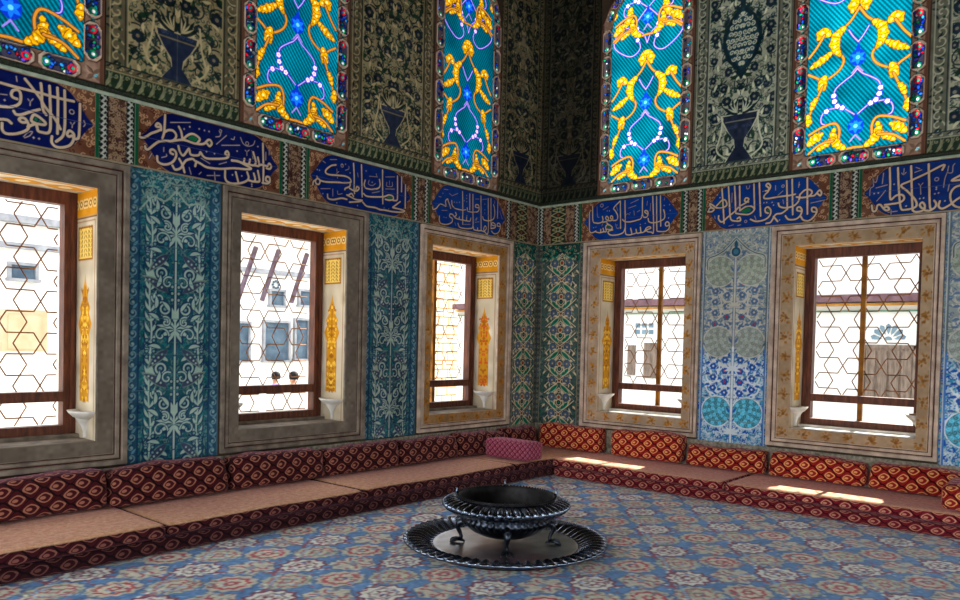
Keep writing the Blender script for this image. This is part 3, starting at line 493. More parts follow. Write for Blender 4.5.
def blue_panel(side, u0, u1, c, label, seed):
    z0, z1 = .50, 2.945
    rng = np.random.default_rng(seed)
    cv = Canvas(u0, z0, u1, z1, .0054, (150, 160, 158))
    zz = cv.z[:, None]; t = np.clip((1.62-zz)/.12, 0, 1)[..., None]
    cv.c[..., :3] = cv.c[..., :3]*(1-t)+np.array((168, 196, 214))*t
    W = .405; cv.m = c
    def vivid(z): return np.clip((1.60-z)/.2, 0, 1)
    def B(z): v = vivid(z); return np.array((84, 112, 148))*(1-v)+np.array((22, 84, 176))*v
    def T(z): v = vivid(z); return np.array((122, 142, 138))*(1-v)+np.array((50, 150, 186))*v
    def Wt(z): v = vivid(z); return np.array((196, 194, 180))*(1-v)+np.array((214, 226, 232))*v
    for z in np.arange(z0, z1, .05):      # dense blue foliage ground
        cv.filler(rng, (u0, z, c, z+.05), .030, [B(z), T(z)], .05, .014, .007); cv.filler(rng, (u0, z, c, z+.05), .045, [Wt(z)], .06, .014, .007)
    for z in np.arange(z0+.05, z1, .1):
        for x in (c-W*.24, c-W*.62):
            pass
    def flowers(a, b):
        for z in np.arange(a, b, .125):
            for i, x in enumerate((c-W*.22, c-W*.56)):
                y = z+.05*i
                cv.spiral(x, y, .085, rng.uniform(0, 6), 1.1*(1 if i else -1), .020, Wt(y)); 
                cv.disc(x, y, .044, Wt(y)); cv.rosette(x, y, .040, [B(y), B(y)*.9, Wt(y)], 6)
                if rng.random() < .35: cv.disc(x, y, .013, (190, 40, 60))
                for a_ in (.6, 2.3, 4.0, 5.3): cv.leaf(x+.05*math.cos(a_), y+.05*math.sin(a_), a_+.7, .07, .028, B(y) if a_ < 3 else Wt(y), .8)
    flowers(1.82, 2.34); flowers(1.08, 1.56)
    for z, col in ((2.47, (158, 168, 152)), (1.66, (156, 166, 158)), (.86, (84, 172, 200))):
        x = c-W*.44; r = W*.40
        cv.disc(x, z, r+.02, Wt(z)); cv.disc(x, z, r+.006, T(z)*(.9 if z < 1 else 1.05)); cv.disc(x, z, r, col)
        for k in range(3):
            n = (20, 14, 7)[k]; rr = r*(.86, .57, .26)[k]
            for i in range(n):
                a = 2*PI*i/n+k*.3
                cv.spiral(x+rr*math.cos(a), z+rr*math.sin(a), r*.14, a, 1, .009, np.array(col)*((.6 if i % 2 else 1.3) if z < 1 else (.80 if i % 2 else 1.14)))
        cv.ring(x, z, r*.68, .007, np.array(col)*(.7 if z < 1 else .88))
        for a in np.arange(0, 2*PI, .52): cv.leaf(x+(r+.03)*math.cos(a), z+(r+.03)*math.sin(a), a+.8, .07, .022, B(z), .5)
    # arch head with a blue drop
    q = smooth([(c-W*.82, 2.50), (c-W*.80, 2.62), (c-W*.55, 2.66), (c-W*.3, 2.72), (c, 2.84)]); cv.line(q, .03, Wt(3)); cv.line(q, .012, (70, 104, 110))
    cv.line([(c, z0), (c, 2.62)], .034, B(2)); cv.line([(c, z0), (c, 2.62)], .02, Wt(3)); cv.line([(c, z0), (c, 1.6)], .022, Wt(0))
    cv.disc(c, 2.685, .064, Wt(3)); cv.disc(c, 2.685, .052, (40, 84, 110)); cv.disc(c, 2.685, .03, (70, 124, 146)); cv.leaf(c, 2.72, PI/2, .1, .04, (40, 84, 110))
    for z in (.62, 1.34, 2.06):
        for a in (.5, 1.0, 1.5): cv.leaf(c, z, PI/2+a, .1, .03, Wt(z), .5)
    # side border
    for x in (c-W*.90,):
        cv.poly([(u0-.4, z0), (x, z0), (x, z1), (u0-.4, z1)], (140, 152, 150))
        t = np.clip((1.62-zz)/.12, 0, 1)
        for z in np.arange(z0, z1, .06):
            cv.filler(rng, (u0-.01, z, x, z+.06), .026, [B(z), T(z), B(z)], .06, .018, .009)
        cv.line([(x, z0), (x, 1.6)], .02, (70, 120, 190)); cv.line([(x, 1.6), (x, z1)], .018, (92, 108, 116)); cv.line([(x-.012, z0), (x-.012, z1)], .008, Wt(1.5))
    cv.m = None; cv.noise(rng, .3, 6); cv.noise(rng, .05, 5); tiles_joints(cv, .26, (140, 152, 150), .005)
    return tag(canvas_obj('tile_panel', cv, onwall(side, .006), M['tile'], WALL[side]), label)
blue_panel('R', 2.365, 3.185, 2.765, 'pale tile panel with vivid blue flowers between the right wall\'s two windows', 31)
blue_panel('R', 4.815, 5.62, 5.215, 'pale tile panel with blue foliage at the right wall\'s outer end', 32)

# ------------------------------------------------------------------ upper tile panels with vases
def vase_panel(side, u0, u1, label, seed, ztop, dark=0., green=0., vase=True, medal=False, half=None, vs=.76):
    z0 = 3.50
    rng = np.random.default_rng(seed)
    k = 1-dark  # dark dims every colour: upper corner's shade painted into the corner panels
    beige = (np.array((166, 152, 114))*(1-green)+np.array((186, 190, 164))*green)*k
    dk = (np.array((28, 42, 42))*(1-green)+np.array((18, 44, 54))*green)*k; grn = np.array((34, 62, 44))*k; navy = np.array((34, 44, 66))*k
    cv = Canvas(u0, z0, u1, ztop, .0064, beige)
    cv.noise(rng, .2, 8*k); c = (u0+u1)/2 if half is None else half; W = max(c-u0, u1-c); cv.m = c
    bw = .17 if (u1-u0) > 1 else .12
    a0 = c-W
    # flowering ground
    cv.filler(rng, (a0+bw, z0+.2, c, ztop), .035, [dk*1.3, grn*1.2, beige*.7], .06, .018, .007)
    for z in np.arange(z0+.35, ztop, .17):
        for x in np.arange(a0+bw+.06, c+.02, .16):
            xx, y = x+rng.uniform(-.04, .04), z+rng.uniform(-.05, .05)
            r = rng.uniform(.034, .062)
            cv.spiral(xx, y, .1, rng.uniform(0, 6), rng.choice([-1, 1])*.8, .012, dk)
            if rng.random() < .6: cv.rosette(xx, y, r, [dk, navy, beige*.8], 6, rng.uniform(0, 3))
            else: cv.leaf(xx, y, rng.uniform(0, 6), .13, .045, grn, 1); cv.leaf(xx, y, rng.uniform(0, 6), .1, .04, dk, -1)
            cv.leaf(xx+.05, y-.05, rng.uniform(0, 6), .09, .03, beige*1.25, .8)
    if medal:
        zm = 5.08; R = .22
        P = [(c, zm+.40), (c-.05, zm+.31), (c-.14, zm+.22), (c-.205, zm+.08), (c-.21, zm-.06), (c-.16, zm-.2), (c-.07, zm-.30), (c, zm-.40)]
        cv.poly([(c+(x-c)*1.12+.01, zm+(y-zm)*1.1) for x, y in P], dk); cv.poly([(c+(x-c)*.92+.01, zm+(y-zm)*.92) for x, y in P], dk*1.5)
        for i in range(9):
            for j in range(4):
                y = zm-.28+.07*i; x = c-.012-.052*j-.02*(i % 2)
                if abs(x-c)+.02 < np.interp(abs(y-zm), [0, .08, .22, .31, .40], [.205, .195, .145, .05, 0]): cv.spiral(x, y, .030, i*2+j, 1.1, .013, beige*1.2)
        cv.leaf(c, zm+.34, PI/2, .12, .06, dk); cv.leaf(c, zm-.34, -PI/2, .12, .06, dk)
    if vase:
        zb = z0+.215
        body = [(c+(x-c)*(.5+.5*vs), zb+(y-zb)*vs) for x, y in [(c, zb), (c-.15, zb), (c-.12, zb+.05), (c-.05, zb+.15), (c-.06, zb+.24), (c-.13, zb+.34), (c-.19, zb+.46), (c-.20, zb+.52), (c, zb+.52)]]
        cv.poly([(c+(x-c)*1.14, y+(.012 if y > zb+.2 else -.012)) for x, y in body], beige*1.2)
        cv.poly(body, navy); cv.line([(c-.165, zb+.45*vs), (c, zb+.45*vs)], .012, beige*.8)
        for i in range(3): cv.spiral(c-.05-.035*i, zb+.38, .02, i, 1, .007, navy*1.7)
        for a in (.15, .5, .85, 1.2): cv.leaf(c-.03, zb+.52*vs, PI/2+a, .2, .04, dk, -.4); cv.leaf(c-.03, zb+.54*vs, PI/2+a, .14, .018, beige*1.2, -.4)
        q = smooth([(c-.14, zb+.03), (c-.26, zb+.14), (c-.22, zb+.32), (c-.20, zb+.5)]); cv.line(q, .018, beige*1.2)
    # side borders
    for x0_, x1_ in ((a0, a0+bw),):
        cv.poly([(x0_-.2, z0), (x1_, z0), (x1_, ztop), (x0_-.2, ztop)], beige*.62)
        for z in np.arange(z0, ztop, .09):
            cv.spiral((x0_+x1_)/2, z, bw*.34, z*5, .9, .013, beige*1.08); cv.leaf((x0_+x1_)/2-.03, z+.03, z*7, .07, .022, dk, .6); cv.disc((x0_+x1_)/2+.02, z+.045, .014, grn*1.1)
        for x in (x1_, x1_-.02, x0_+.03): cv.line([(x, z0+.2), (x, ztop)], .009, beige*1.1 if x != x1_-.02 else dk)
    cv.m = None
    # scroll strip and the acanthus strip at the foot
    cv.poly([(u0, z0+.155), (u1, z0+.155), (u1, z0+.205), (u0, z0+.205)], beige*.62)
    for x in np.arange(u0, u1, .08): cv.spiral(x+.04, z0+.18, .020, x*11, .9, .009, beige*1.1); cv.leaf(x, z0+.178, .3, .06, .014, dk, .8)
    cv.line([(u0, z0+.208), (u1, z0+.208)], .010, dk)
    cv.poly([(u0, z0), (u1, z0), (u1, z0+.152), (u0, z0+.152)], (40*k, 58*k, 42*k))
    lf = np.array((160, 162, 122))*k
    for i, x in enumerate(np.arange(u0-.02, u1+.05, .088)):
        cv.leaf(x, z0+.016, PI/2-.95, .155, .026, lf, 1.5); cv.leaf(x+.02, z0+.014, PI/2-.1, .12, .018, lf*.9, -1.1); cv.leaf(x+.075, z0+.145, -PI/2-.6, .10, .018, lf*.8, 1.0); cv.spiral(x+.012, z0+.118, .018, x*30, .9, .009, lf*.95); cv.disc(x+.055, z0+.035, .011, lf*.8)
    cv.line([(u0, z0+.152), (u1, z0+.152)], .01, beige); cv.line([(u0, z0+.008), (u1, z0+.008)], .014, np.array((70, 84, 64))*k)
    cv.noise(rng, .3, 7*k); cv.noise(rng, .04, 6*k)
    return tag(canvas_obj('vase_tile_panel', cv, onwall(side, .008), M['tile'], WALL[side]), label)
vase_panel('L', -5.80, -4.635, 'olive tile panel with a dark vase between the first two coloured windows on the left', 41, 5.3)
vase_panel('L', -3.37, -2.15, 'beige tile panel with a dark vase between the second and third coloured windows', 42, 5.9)
vase_panel('L', -.92, -.008, 'narrow brown tile panel on the left wall, corner shade painted into its colours', 43, 6.5, .22)
vase_panel('R', .008, .91, 'tile panel with a vase on the right wall, darkened with painted corner shade', 44, 6.5, .62)
vase_panel('R', 2.205, 3.315, 'grey green tile panel with pointed medallion and vase on the right wall', 45, 5.9, .04, 1., medal=True, vs=1.)
vase_panel('R', 4.625, 5.75, 'grey green flowered tile panel at the right wall\'s upper outer end', 46, 5.4, .05, .8)

# ------------------------------------------------------------------ calligraphy frieze
BZ0, BZ1 = 2.935, 3.452
def frieze(key, side, ua, ub, tipa, tipb, label, bg=(5, 18, 82)):
    d = CAL[key]; rng = np.random.default_rng(len(key)*7+ord(key))
    cv = Canvas(ua, BZ0, ub, BZ1, .0046, (108, 68, 48))
    zc = (BZ0+BZ1)/2; H = (BZ1-BZ0)/2
    cv.noise(rng, .08, 8)
    for i in range(int((ub-ua)*260)):        # terracotta arabesque of the spandrels
        x, y = rng.uniform(ua, ub), rng.uniform(BZ0, BZ1)
        cv.spiral(x, y, .022, rng.uniform(0, 6), .9, .008, (188, 146, 108) if rng.random() < .7 else (70, 34, 28))
    def outline(g):
        r = []
        for sx, tip in ((-1, tipa), (1, tipb)):
            q = smooth([(tip-sx*(.26-g*.3), zc-sx*(-H+.012+g)), (tip-sx*(.17-g*.3), zc-sx*(-H*.80+g)), (tip-sx*(.085), zc-sx*(-H*.42+g*.7)), (tip-sx*(.05-g*.4), zc-sx*(-H*.2)), (tip-sx*g*1.4, zc),
                        (tip-sx*(.05-g*.4), zc+sx*(-H*.2)), (tip-sx*(.085), zc+sx*(-H*.42+g*.7)), (tip-sx*(.17-g*.3), zc+sx*(-H*.80+g)), (tip-sx*(.26-g*.3), zc+sx*(-H+.012+g))], 4)
            r.append(q)
        return np.vstack(r)
    cv.poly(outline(-.012), (150, 112, 84)); cv.poly(outline(0), (8, 14, 60)); cv.poly(outline(.008), bg)
    cream = (206, 182, 152); w = d['w']
    def P(l): return smooth(np.array(l, float).reshape(-1, 2)/1000, 4)
    for q in d['g']: cv.disc(q[0]/1000, q[1]/1000, q[2]/1000, (16, 112, 64), q[3]/1000)
    for l in d['t']: cv.line(P(l), w*.50, (8, 14, 66)); cv.line(P(l), w*.32, (178, 160, 150))
    for l in d['s']: cv.line(P(l), w*1.25, (4, 10, 52))
    for l in d['s']: cv.line(P(l), w*.77, cream)
    for q in d['r']: cv.ring(q[0]/1000, q[1]/1000, q[2]/1000, .008, (178, 160, 150))
    for x, y in d['d']:
        r = w*.36; cv.poly([(x/1000-r, y/1000), (x/1000, y/1000-r), (x/1000+r, y/1000), (x/1000, y/1000+r)], (190, 170, 156))
    cv.noise(rng, .3, 5); cv.noise(rng, .05, 4)
    for z in (zc,): cv.line([(ua, z), (ub, z)], .004, (70, 80, 130))
    # thin pale edge below and above
    cv.line([(ua, BZ0+.008), (ub, BZ0+.008)], .016, (150, 136, 110)); 
    o = canvas_obj('calligraphy_panel', cv, onwall(side, .008), M['tile'], WALL[side])
    return tag(o, label)
def strips(side, ua, ub, label, corner=False):
    rng = np.random.default_rng(int(abs(ua)*100))
    cv = Canvas(ua, BZ0, ub, BZ1, .005, (88, 62, 48)); cv.noise(rng, .06, 6)
    W = ub-ua
    for i in range(int(W*1300)):
        x, y = rng.uniform(ua, ub), rng.uniform(BZ0, BZ1); cv.spiral(x, y, .02, rng.uniform(0, 6), .9, .008, (156, 128, 100) if rng.random() < .6 else (60, 34, 30))
    def braid(x0, x1):
        cv.poly([(x0, BZ0), (x1, BZ0), (x1, BZ1), (x0, BZ1)], (18, 24, 26))
        for i, z in enumerate(np.arange(BZ0, BZ1, .045)):
            cv.leaf(x0+.006, z, .75, (x1-x0)*1.15, .017, (186, 188, 176), .4); cv.leaf(x1-.006, z+.022, PI-.75, (x1-x0)*1.15, .014, (186, 188, 176), .4)
    def green(x0, x1): cv.poly([(x0, BZ0), (x1, BZ0), (x1, BZ1), (x0, BZ1)], (14, 82, 54)); cv.line([(x0, BZ0), (x0, BZ1)], .006, (110, 140, 110))
    def lozenges(x0, x1):
        cv.poly([(x0, BZ0), (x1, BZ0), (x1, BZ1), (x0, BZ1)], (30, 44, 36)); m = (x0+x1)/2; w = (x1-x0)/2
        for z in np.arange(BZ0+.07, BZ1, .13):
            for s_ in (-1, 1): cv.line(smooth([(m-s_*w, z-.065), (m-s_*w*.2, z-.03), (m+s_*w*.8, z), (m-s_*w*.2, z+.03), (m-s_*w, z+.065)]), .012, (166, 156, 112))
            cv.disc(m, z, .03, (166, 156, 112)); cv.disc(m, z, .02, (24, 70, 50)); cv.disc(m, z+.065, .018, (150, 70, 50))
    if not corner:
        green(ua, ua+.03); braid(ua+.034, ua+.10); braid(ub-.10, ub-.034); green(ub-.03, ub)
    elif corner == 'L':
        braid(ua, ua+.09); lozenges(ua+.22, ua+.44); braid(ub-.07, ub)
    else:
        braid(ua, ua+.07); lozenges(ua+.19, ua+.42); braid(ub-.13, ub-.05); green(ub-.045, ub-.015)
    cv.line([(ua, BZ0+.008), (ub, BZ0+.008)], .016, (150, 136, 110)); cv.noise(rng, .05, 5)
    tag(canvas_obj('border_tile_strip', cv, onwall(side, .009), M['tile'], WALL[side]), label)
frieze('A', 'L', -7.6, -5.875, -7.4, -5.89, 'blue cartouche of cream calligraphy above the left wall\'s first window')
frieze('B', 'L', -5.535, -4.195, -5.515, -4.215, 'blue cartouche of cream calligraphy above the turquoise tile panel')
frieze('C', 'L', -3.855, -2.45, -3.835, -2.47, 'blue cartouche of cream calligraphy, middle one of the left wall', (3, 38, 112))
frieze('D', 'L', -2.15, -.745, -2.13, -.765, 'bright blue cartouche of calligraphy above the left wall\'s third window', (2, 54, 136))
frieze('E', 'R', .70, 2.075, .722, 2.05, 'bright blue cartouche of calligraphy on the right wall nearest the corner', (0, 58, 142))
frieze('F', 'R', 2.385, 3.745, 2.40, 3.722, 'bright blue cartouche of calligraphy above the pale flowered tile panel', (0, 56, 134))
frieze('G', 'R', 4.06, 5.75, 4.08, 5.65, 'blue cartouche of calligraphy at the right wall\'s outer end', (0, 46, 118))
strips('L', -5.875, -5.535, 'terracotta strip with braided edges left of the turquoise panel')
strips('L', -4.195, -3.855, 'terracotta strip with braided edges above the left wall\'s second window')
strips('L', -2.45, -2.15, 'terracotta strip with braided edges before the left wall\'s third window')
strips('L', -.745, -.008, 'terracotta and green lozenge strips on the left wall at the corner', 'L')
strips('R', .008, .70, 'terracotta and green lozenge strips on the right wall at the corner', 'R')
strips('R', 2.075, 2.385, 'terracotta strip with braided edges above the right wall\'s first window')
strips('R', 3.745, 4.06, 'terracotta strip with braided edges above the right wall\'s second window')

# mouldings between the frieze and the upper tiles, stone plinth below the panels
def moulding(name, side, ua, ub, prof, mat):
    n = len(prof); V = np.vstack([P3(side, np.full(n, u), [-p[0] for p in prof], [p[1] for p in prof]) for u in (ua, ub)])
    F = [(i, i+1, n+i+1, n+i) for i in range(n-1)]
    return mesh_obj(name, V, F, mat, WALL[side])
for side, ua, ub in (('L', -8.5, -.0), ('R', .0, 6.5)):
    moulding('pale_moulding', side, ua, ub, [(0, 3.445), (.022, 3.448), (.026, 3.46), (.022, 3.472), (.012, 3.474)], M['cornice_lo'])
    moulding('dark_cornice', side, ua, ub, [(.01, 3.47), (.03, 3.472), (.05, 3.482), (.052, 3.497), (.04, 3.508), (.03, 3.512), (0, 3.516)], M['cornice_hi'])
for nm, side, ua, ub in (('baseboard_left', 'L', -8.5, -.001), ('baseboard_right', 'R', .001, 6.5)):
    mb = MB(); mb.wbox(side, ua, ub, -.02, -.001, .0, .50)
    mb.wbox(side, ua, ub, -.034, -.0205, .462, .512)
    tag(mb.build(nm, M['dado']), 'mottled stone plinth along the foot of the %s wall behind the cushions' % ('left' if side == 'L' else 'right'), 'baseboard', kind='structure')
# ------------------------------------------------------------------ the five low windows
def frame_loops(name, side, outer, inner, prof, mats, mi, parent):
    """mitred frame: prof = [(f, d)] with f 0 at the outer rectangle, 1 at the inner one"""
    V = []
    for f, d in prof:
        u0 = outer[0]+(inner[0]-outer[0])*f; u1 = outer[1]+(inner[1]-outer[1])*f
        z0 = outer[2]+(inner[2]-outer[2])*f; z1 = outer[3]+(inner[3]-outer[3])*f
        V += list(P3(side, [u0, u1, u1, u0], [d]*4, [z0, z0, z1, z1]))
    F = []; I = []
    for i in range(len(prof)-1):
        for k in range(4):
            F.append((4*i+k, 4*i+(k+1) % 4, 4*i+4+(k+1) % 4, 4*i+4+k)); I.append(mi[i])
    return mesh_obj(name, V, F, mats, parent, mi=I)

def bracket_mesh(side, ur, sgn, dc, zt):
    """half bowl on a tapering corbel, growing from a reveal face at u=ur towards sgn"""
    V = []; F = []
    prof = [(0., -.075), (.045, -.072), (.085, -.052), (.115, -.02), (.125, .0), (.112, .0), (.09, -.018), (.05, -.034), (0, -.038)]
    n = 16
    for r, z in prof:
        for k in range(n+1):
            a = -PI/2+PI*k/n
            V.append(P3(side, ur+sgn*(r*1.05*math.cos(a)), dc+r*1.35*math.sin(a), zt+z))
    for i in range(len(prof)-1):
        for k in range(n): F.append((i*(n+1)+k, i*(n+1)+k+1, (i+1)*(n+1)+k+1, (i+1)*(n+1)+k))
    m = len(V)
    cp = [(.085, -.05), (.06, -.09), (.034, -.13), (.022, -.17), (.02, -.215)]
    for r, z in cp:
        for k in range(9):
            a = -PI/2+PI*k/8; V.append(P3(side, ur+sgn*r*math.cos(a), dc+r*.8*math.sin(a), zt+z))
    for i in range(len(cp)-1):
        for k in range(8): F.append((m+i*9+k, m+i*9+k+1, m+(i+1)*9+k+1, m+(i+1)*9+k))
    return V, F

def reveal_canvas(depth, z0, z1, seed, red):
    """painted plaster cheek: d along u"""
    rng = np.random.default_rng(seed)
    cv = Canvas(0, z0, depth, z1, .0065, (188, 174, 150)); cv.noise(rng, .15, 9)
    gold = np.array((206, 140, 22)); dg = np.array((140, 84, 10))
    c = depth*.44; cv.m = c
    cv.poly([(0, z1-.2), (depth, z1-.2), (depth, z1), (0, z1)], gold, both=False)
    for x in (.04, .12, .19): cv.rosette(x, z1-.1, .04, [(226, 196, 130), dg, (240, 220, 170)], 6)
    cv.line([(0, z1-.21), (depth, z1-.21)], .014, (120, 84, 60), both=False)
    cv.line([(.03, z0), (.03, z1-.24), (c, z1-.24)], .01, (150, 110, 80))
    cv.poly([(.07, z1-.55), (c, z1-.55), (c, z1-.28), (.07, z1-.28)], dg); cv.poly([(.085, z1-.535), (c, z1-.535), (c, z1-.295), (.085, z1-.295)], (226, 190, 96))
    for i in range(26): 
        x, y = .095+.028*(i % 4), z1-.52+.036*(i//4); cv.line([(x, y), (x+.018*(i % 2), y+.022)], .008, (96, 66, 20))
    # flame-shaped gilded cypress and its ground
    zt = z1-.66; f = [(c, zt), (c-.012, zt-.06), (c-.03, zt-.10), (c-.055, zt-.16), (c-.045, zt-.2), (c-.10, zt-.27), (c-.075, zt-.31), (c-.125, zt-.40), (c-.075, zt-.5), (c, zt-.5)]
    cv.poly(f, gold*.92); cv.poly([(c-.075, zt-.5), (c, zt-.5), (c, z0+.3), (c-.075, z0+.3)], gold*.9); cv.line([(c, zt-.1), (c, zt-.45)], .01, dg)
    for i in range(60):
        y = rng.uniform(z0+.3, zt-.12); x = rng.uniform(c-.075, c)
        cv.spiral(x, y, .016, y*40, 1, .008, ((190, 60, 30) if red else (236, 190, 70)) if i % 2 else dg)
    cv.line([(c-.08, z0+.3), (c-.08, zt-.5)], .01, (170, 110, 40))
    cv.m = None; cv.noise(rng, .08, 5)
    return cv

def hexes(side, u0, u1, z0, z1, d, a, pu, pz, r=.0058):
    """side-touching hexagons whose gaps make six-pointed stars"""
    mb = MB(); h = a*math.sqrt(3)/2
    segs = set()
    def clip(p, q):
        (x0, y0), (x1, y1) = p, q; t0, t1 = 0., 1.
        for pp, dd, lo, hi in ((x0, x1-x0, u0, u1), (y0, y1-y0, z0, z1)):
            if abs(dd) < 1e-9:
                if pp < lo or pp > hi: return None
                continue
            ta, tb = (lo-pp)/dd, (hi-pp)/dd
            if ta > tb: ta, tb = tb, ta
            t0, t1 = max(t0, ta), min(t1, tb)
        if t1-t0 < .02: return None
        return (x0+(x1-x0)*t0, y0+(y1-y0)*t0), (x0+(x1-x0)*t1, y0+(y1-y0)*t1)
    # honeycomb of centres, neighbours 2a apart along 0, 120, 240 degrees
    A = (3*a, math.sqrt(3)*a); B = (0, 2*math.sqrt(3)*a)
    for i in range(-9, 10):
        for j in range(-16, 17):
            bx, bz = pu+A[0]*i+B[0]*j, pz+A[1]*i+B[1]*j
            for cx in (bx-a, bx+a):
                if cx < u0-a or cx > u1+a or bz < z0-a or bz > z1+a: continue
                pt = [(cx+a*math.cos(k*PI/3), bz+a*math.sin(k*PI/3)) for k in range(6)]
                for k in range(6):
                    s_ = clip(pt[k], pt[(k+1) % 6])
                    if s_: mb.tube([P3(side, s_[0][0], d, s_[0][1]), P3(side, s_[1][0], d, s_[1][1])], r, 4, False)
    return mb

WINLAB = ['leftmost low window with star grille in a dark stone surround',
          'low window with star grille between the two turquoise tile panels',
          'low gilded window with star grille on the left wall nearest the corner',
          'low window with star grille on the right wall nearest the corner',
          'low window with star grille and golden bar at the right wall\'s outer end']
HEXP = [(-6.071, 2.508, .098), (-3.996, 2.452, .098), (-1.75, 2.4, .098), (1.221, 2.467, .098), (3.799, 2.444, .098)]
for wi, (side, u0, u1) in enumerate(CLEAR):
    win = empty('window_%d' % (wi+1), P3(side, (u0+u1)/2, 0, ZB)); tag(win, WINLAB[wi], 'window', kind='structure')
    win['_o'] = 0; del win['_o']
    off = Vector(win.location)
    warm = wi >= 2
    if side == 'L': o0, o1 = u0-.175, u1+(.24 if wi == 0 else .275)
    else: o0, o1 = u0-.245, u1+.185
    outer = (o0, o1, .535, 2.925); inner = (u0, u1, ZB, ZT)
    m0 = (u0-o0)
    kids = []
    # moulded surround: outer fillets, red groove, flat band (painted), arris
    kids.append(frame_loops('stone_moulding', side, outer, inner, [(0, 0), (0, -.034), (.16, -.036), (.2, -.022), (.25, -.022), (.28, -.034), (.38, -.034), (.41, -.024), (.44, -.024), (.46, -.03), (.48, -.03)],
                [M['moulding_r' if warm else 'moulding'], M['groove']], [0, 0, 0, 1, 0, 0, 0, 1, 0, 0], None))
    kids.append(frame_loops('opening_edge', side, outer, inner, [(.985, -.03), (1., -.026), (1., .01)], [M['moulding_r' if warm else 'moulding']], [0, 0], None))
    rng = np.random.default_rng(70+wi)
    base = [(104, 94, 82), (112, 102, 90), (156, 122, 82), (176, 152, 126), (170, 144, 114)][wi]
    cv = Canvas(o0, outer[2], o1, outer[3], .0072, base); cv.noise(rng, .16, 9, (1, .95, .85)); cv.noise(rng, .03, 5)
    if warm:
        gold = np.array([(172, 112, 36), (184, 122, 46), (158, 108, 50)][wi-2])
        bu0 = u0-(u0-o0)*.26; bu1 = u1+(o1-u1)*.26; bz0 = ZB-(ZB-outer[2])*.26; bz1 = ZT+(outer[3]-ZT)*.26
        pts = [(bu0, z) for z in np.arange(bz0, bz1+.01, (bz1-bz0)/10)]+[(bu1, z) for z in np.arange(bz0, bz1+.01, (bz1-bz0)/10)]
        pts += [(u, z) for u in np.arange(bu0, bu1, (bu1-bu0)/6)[1:] for z in (bz0, bz1)]
        for x, y in pts:
            for k in range(16):
                a = rng.uniform(0, 6.28); q = rng.uniform(.0, .05)
                cv.leaf(x+q*math.cos(a), y+q*math.sin(a), a, .035, .018, gold*rng.uniform(.8, 1.15), .6)
            cv.disc(x, y, .016, gold*.8)
    U, Z = np.meshgrid(cv.u, cv.z)
    def side_f(x, a, b): return (x-a)/(b-a)
    fu0, fu1 = side_f(U, o0, u0), side_f(U, o1, u1); fz0, fz1 = side_f(Z, outer[2], ZB), side_f(Z, outer[3], ZT)
    fm = np.minimum(np.minimum(fu0, fu1), np.minimum(fz0, fz1))
    kids.append(canvas_obj('stone_band', cv, onwall(side, .028), M['stone'], None, keep=(fm > .44) & (fm < 1.03)))
    # reveals
    rp = (lambda ur: (lambda D, Z_, H: P3(side, np.full_like(D, ur), D, Z_)))
    for ur in (u1-.001, u0+.001):
        r = canvas_obj('painted_reveal', reveal_canvas(DEP+.05, ZB, ZT, 90+wi, wi == 2), rp(ur), M['paint'], None); kids.append(r)
    cv = Canvas(u0, 0, u1, DEP+.05, .012, (226, 216, 198)); cv.noise(rng, .2, 8)
    cv.m = (u0+u1)/2
    for x in (u0+.16, u0+.46): 
        cv.poly(smooth([(x-.16, .2), (x, .3), (x+.16, .2), (x, .1)], 4, True), (214, 150, 44)); cv.disc(x, .2, .05, (232, 214, 170))
    cv.line([(u0, .04), (u1, .04)], .04, (206, 140, 30), both=False)
    kids.append(canvas_obj('painted_soffit', cv, lambda U_, D, H: P3(side, U_, D, np.full_like(U_, ZT-.001)), M['paint'], None))
    mb = MB(); mb.wbox(side, u0, u1, .0, .46, ZB-.04, ZB); mb.wbox(side, u0, u1, .30, .42, ZB, ZB+.028)
    kids.append(mb.build('sill', M['marble'] if side == 'R' else M['moulding'], None))
    # timber frame with its transom
    d0, d1 = DEP-.05, DEP+.05; st = .098; mb = MB()
    mb.wbox(side, u0, u0+st, d0, d1, ZB, ZT); mb.wbox(side, u1-st, u1, d0, d1, ZB, ZT)
    mb.wbox(side, u0+st, u1-st, d0, d1, ZT-.105, ZT); mb.wbox(side, u0+st, u1-st, d0, d1, ZB+.028, ZB+.098); mb.wbox(side, u0+st, u1-st, d0, d1, 1.025, 1.105)
    mb.wbox(side, u0+.02, u0+.05, d0-.012, d0, ZB+.03, ZT-.03); mb.wbox(side, u1-.05, u1-.02, d0-.012, d0, ZB+.03, ZT-.03)
    kids.append(mb.build('timber_frame', M['wood'], None))
    pu, pz, a = HEXP[wi]
    w0, w1 = u0+st, u1-st
    if wi < 2:
        mb = hexes(side, w0, w1, ZB+.098, ZT-.105, DEP+.09, a, pu, pz)
    else:
        mc = {2: -1.53, 3: 1.59, 4: 3.99}[wi]
        b2 = MB(); b2.wbox(side, mc-.024, mc+.024, DEP+.06, DEP+.10, ZB+.06, ZT-.08)
        kids.append(b2.build('mullion', M['bar'], None))
        mb = hexes(side, w0, mc-.02, 1.1, ZT-.105, DEP+.09, a, pu, pz)
        m2 = hexes(side, mc+.02, w1, 1.1, ZT-.105, DEP+.09, a, 2*mc-pu, pz); mb.add(m2.v, m2.f)
    kids.append(mb.build('star_grille', M['grille'], None))
    for ur, sg, dc in ((u1-.001, -1, .17), (u0+.001, 1, .17)):
        V, F = bracket_mesh(side, ur, sg, dc, .965)
        kids.append(tag(mesh_obj('bracket', V, F, M['marble'], None, True), 'small white marble bowl bracket on the window reveal'))
    for k in kids:
        k.parent = win; k.matrix_parent_inverse = Matrix.Translation(-off)

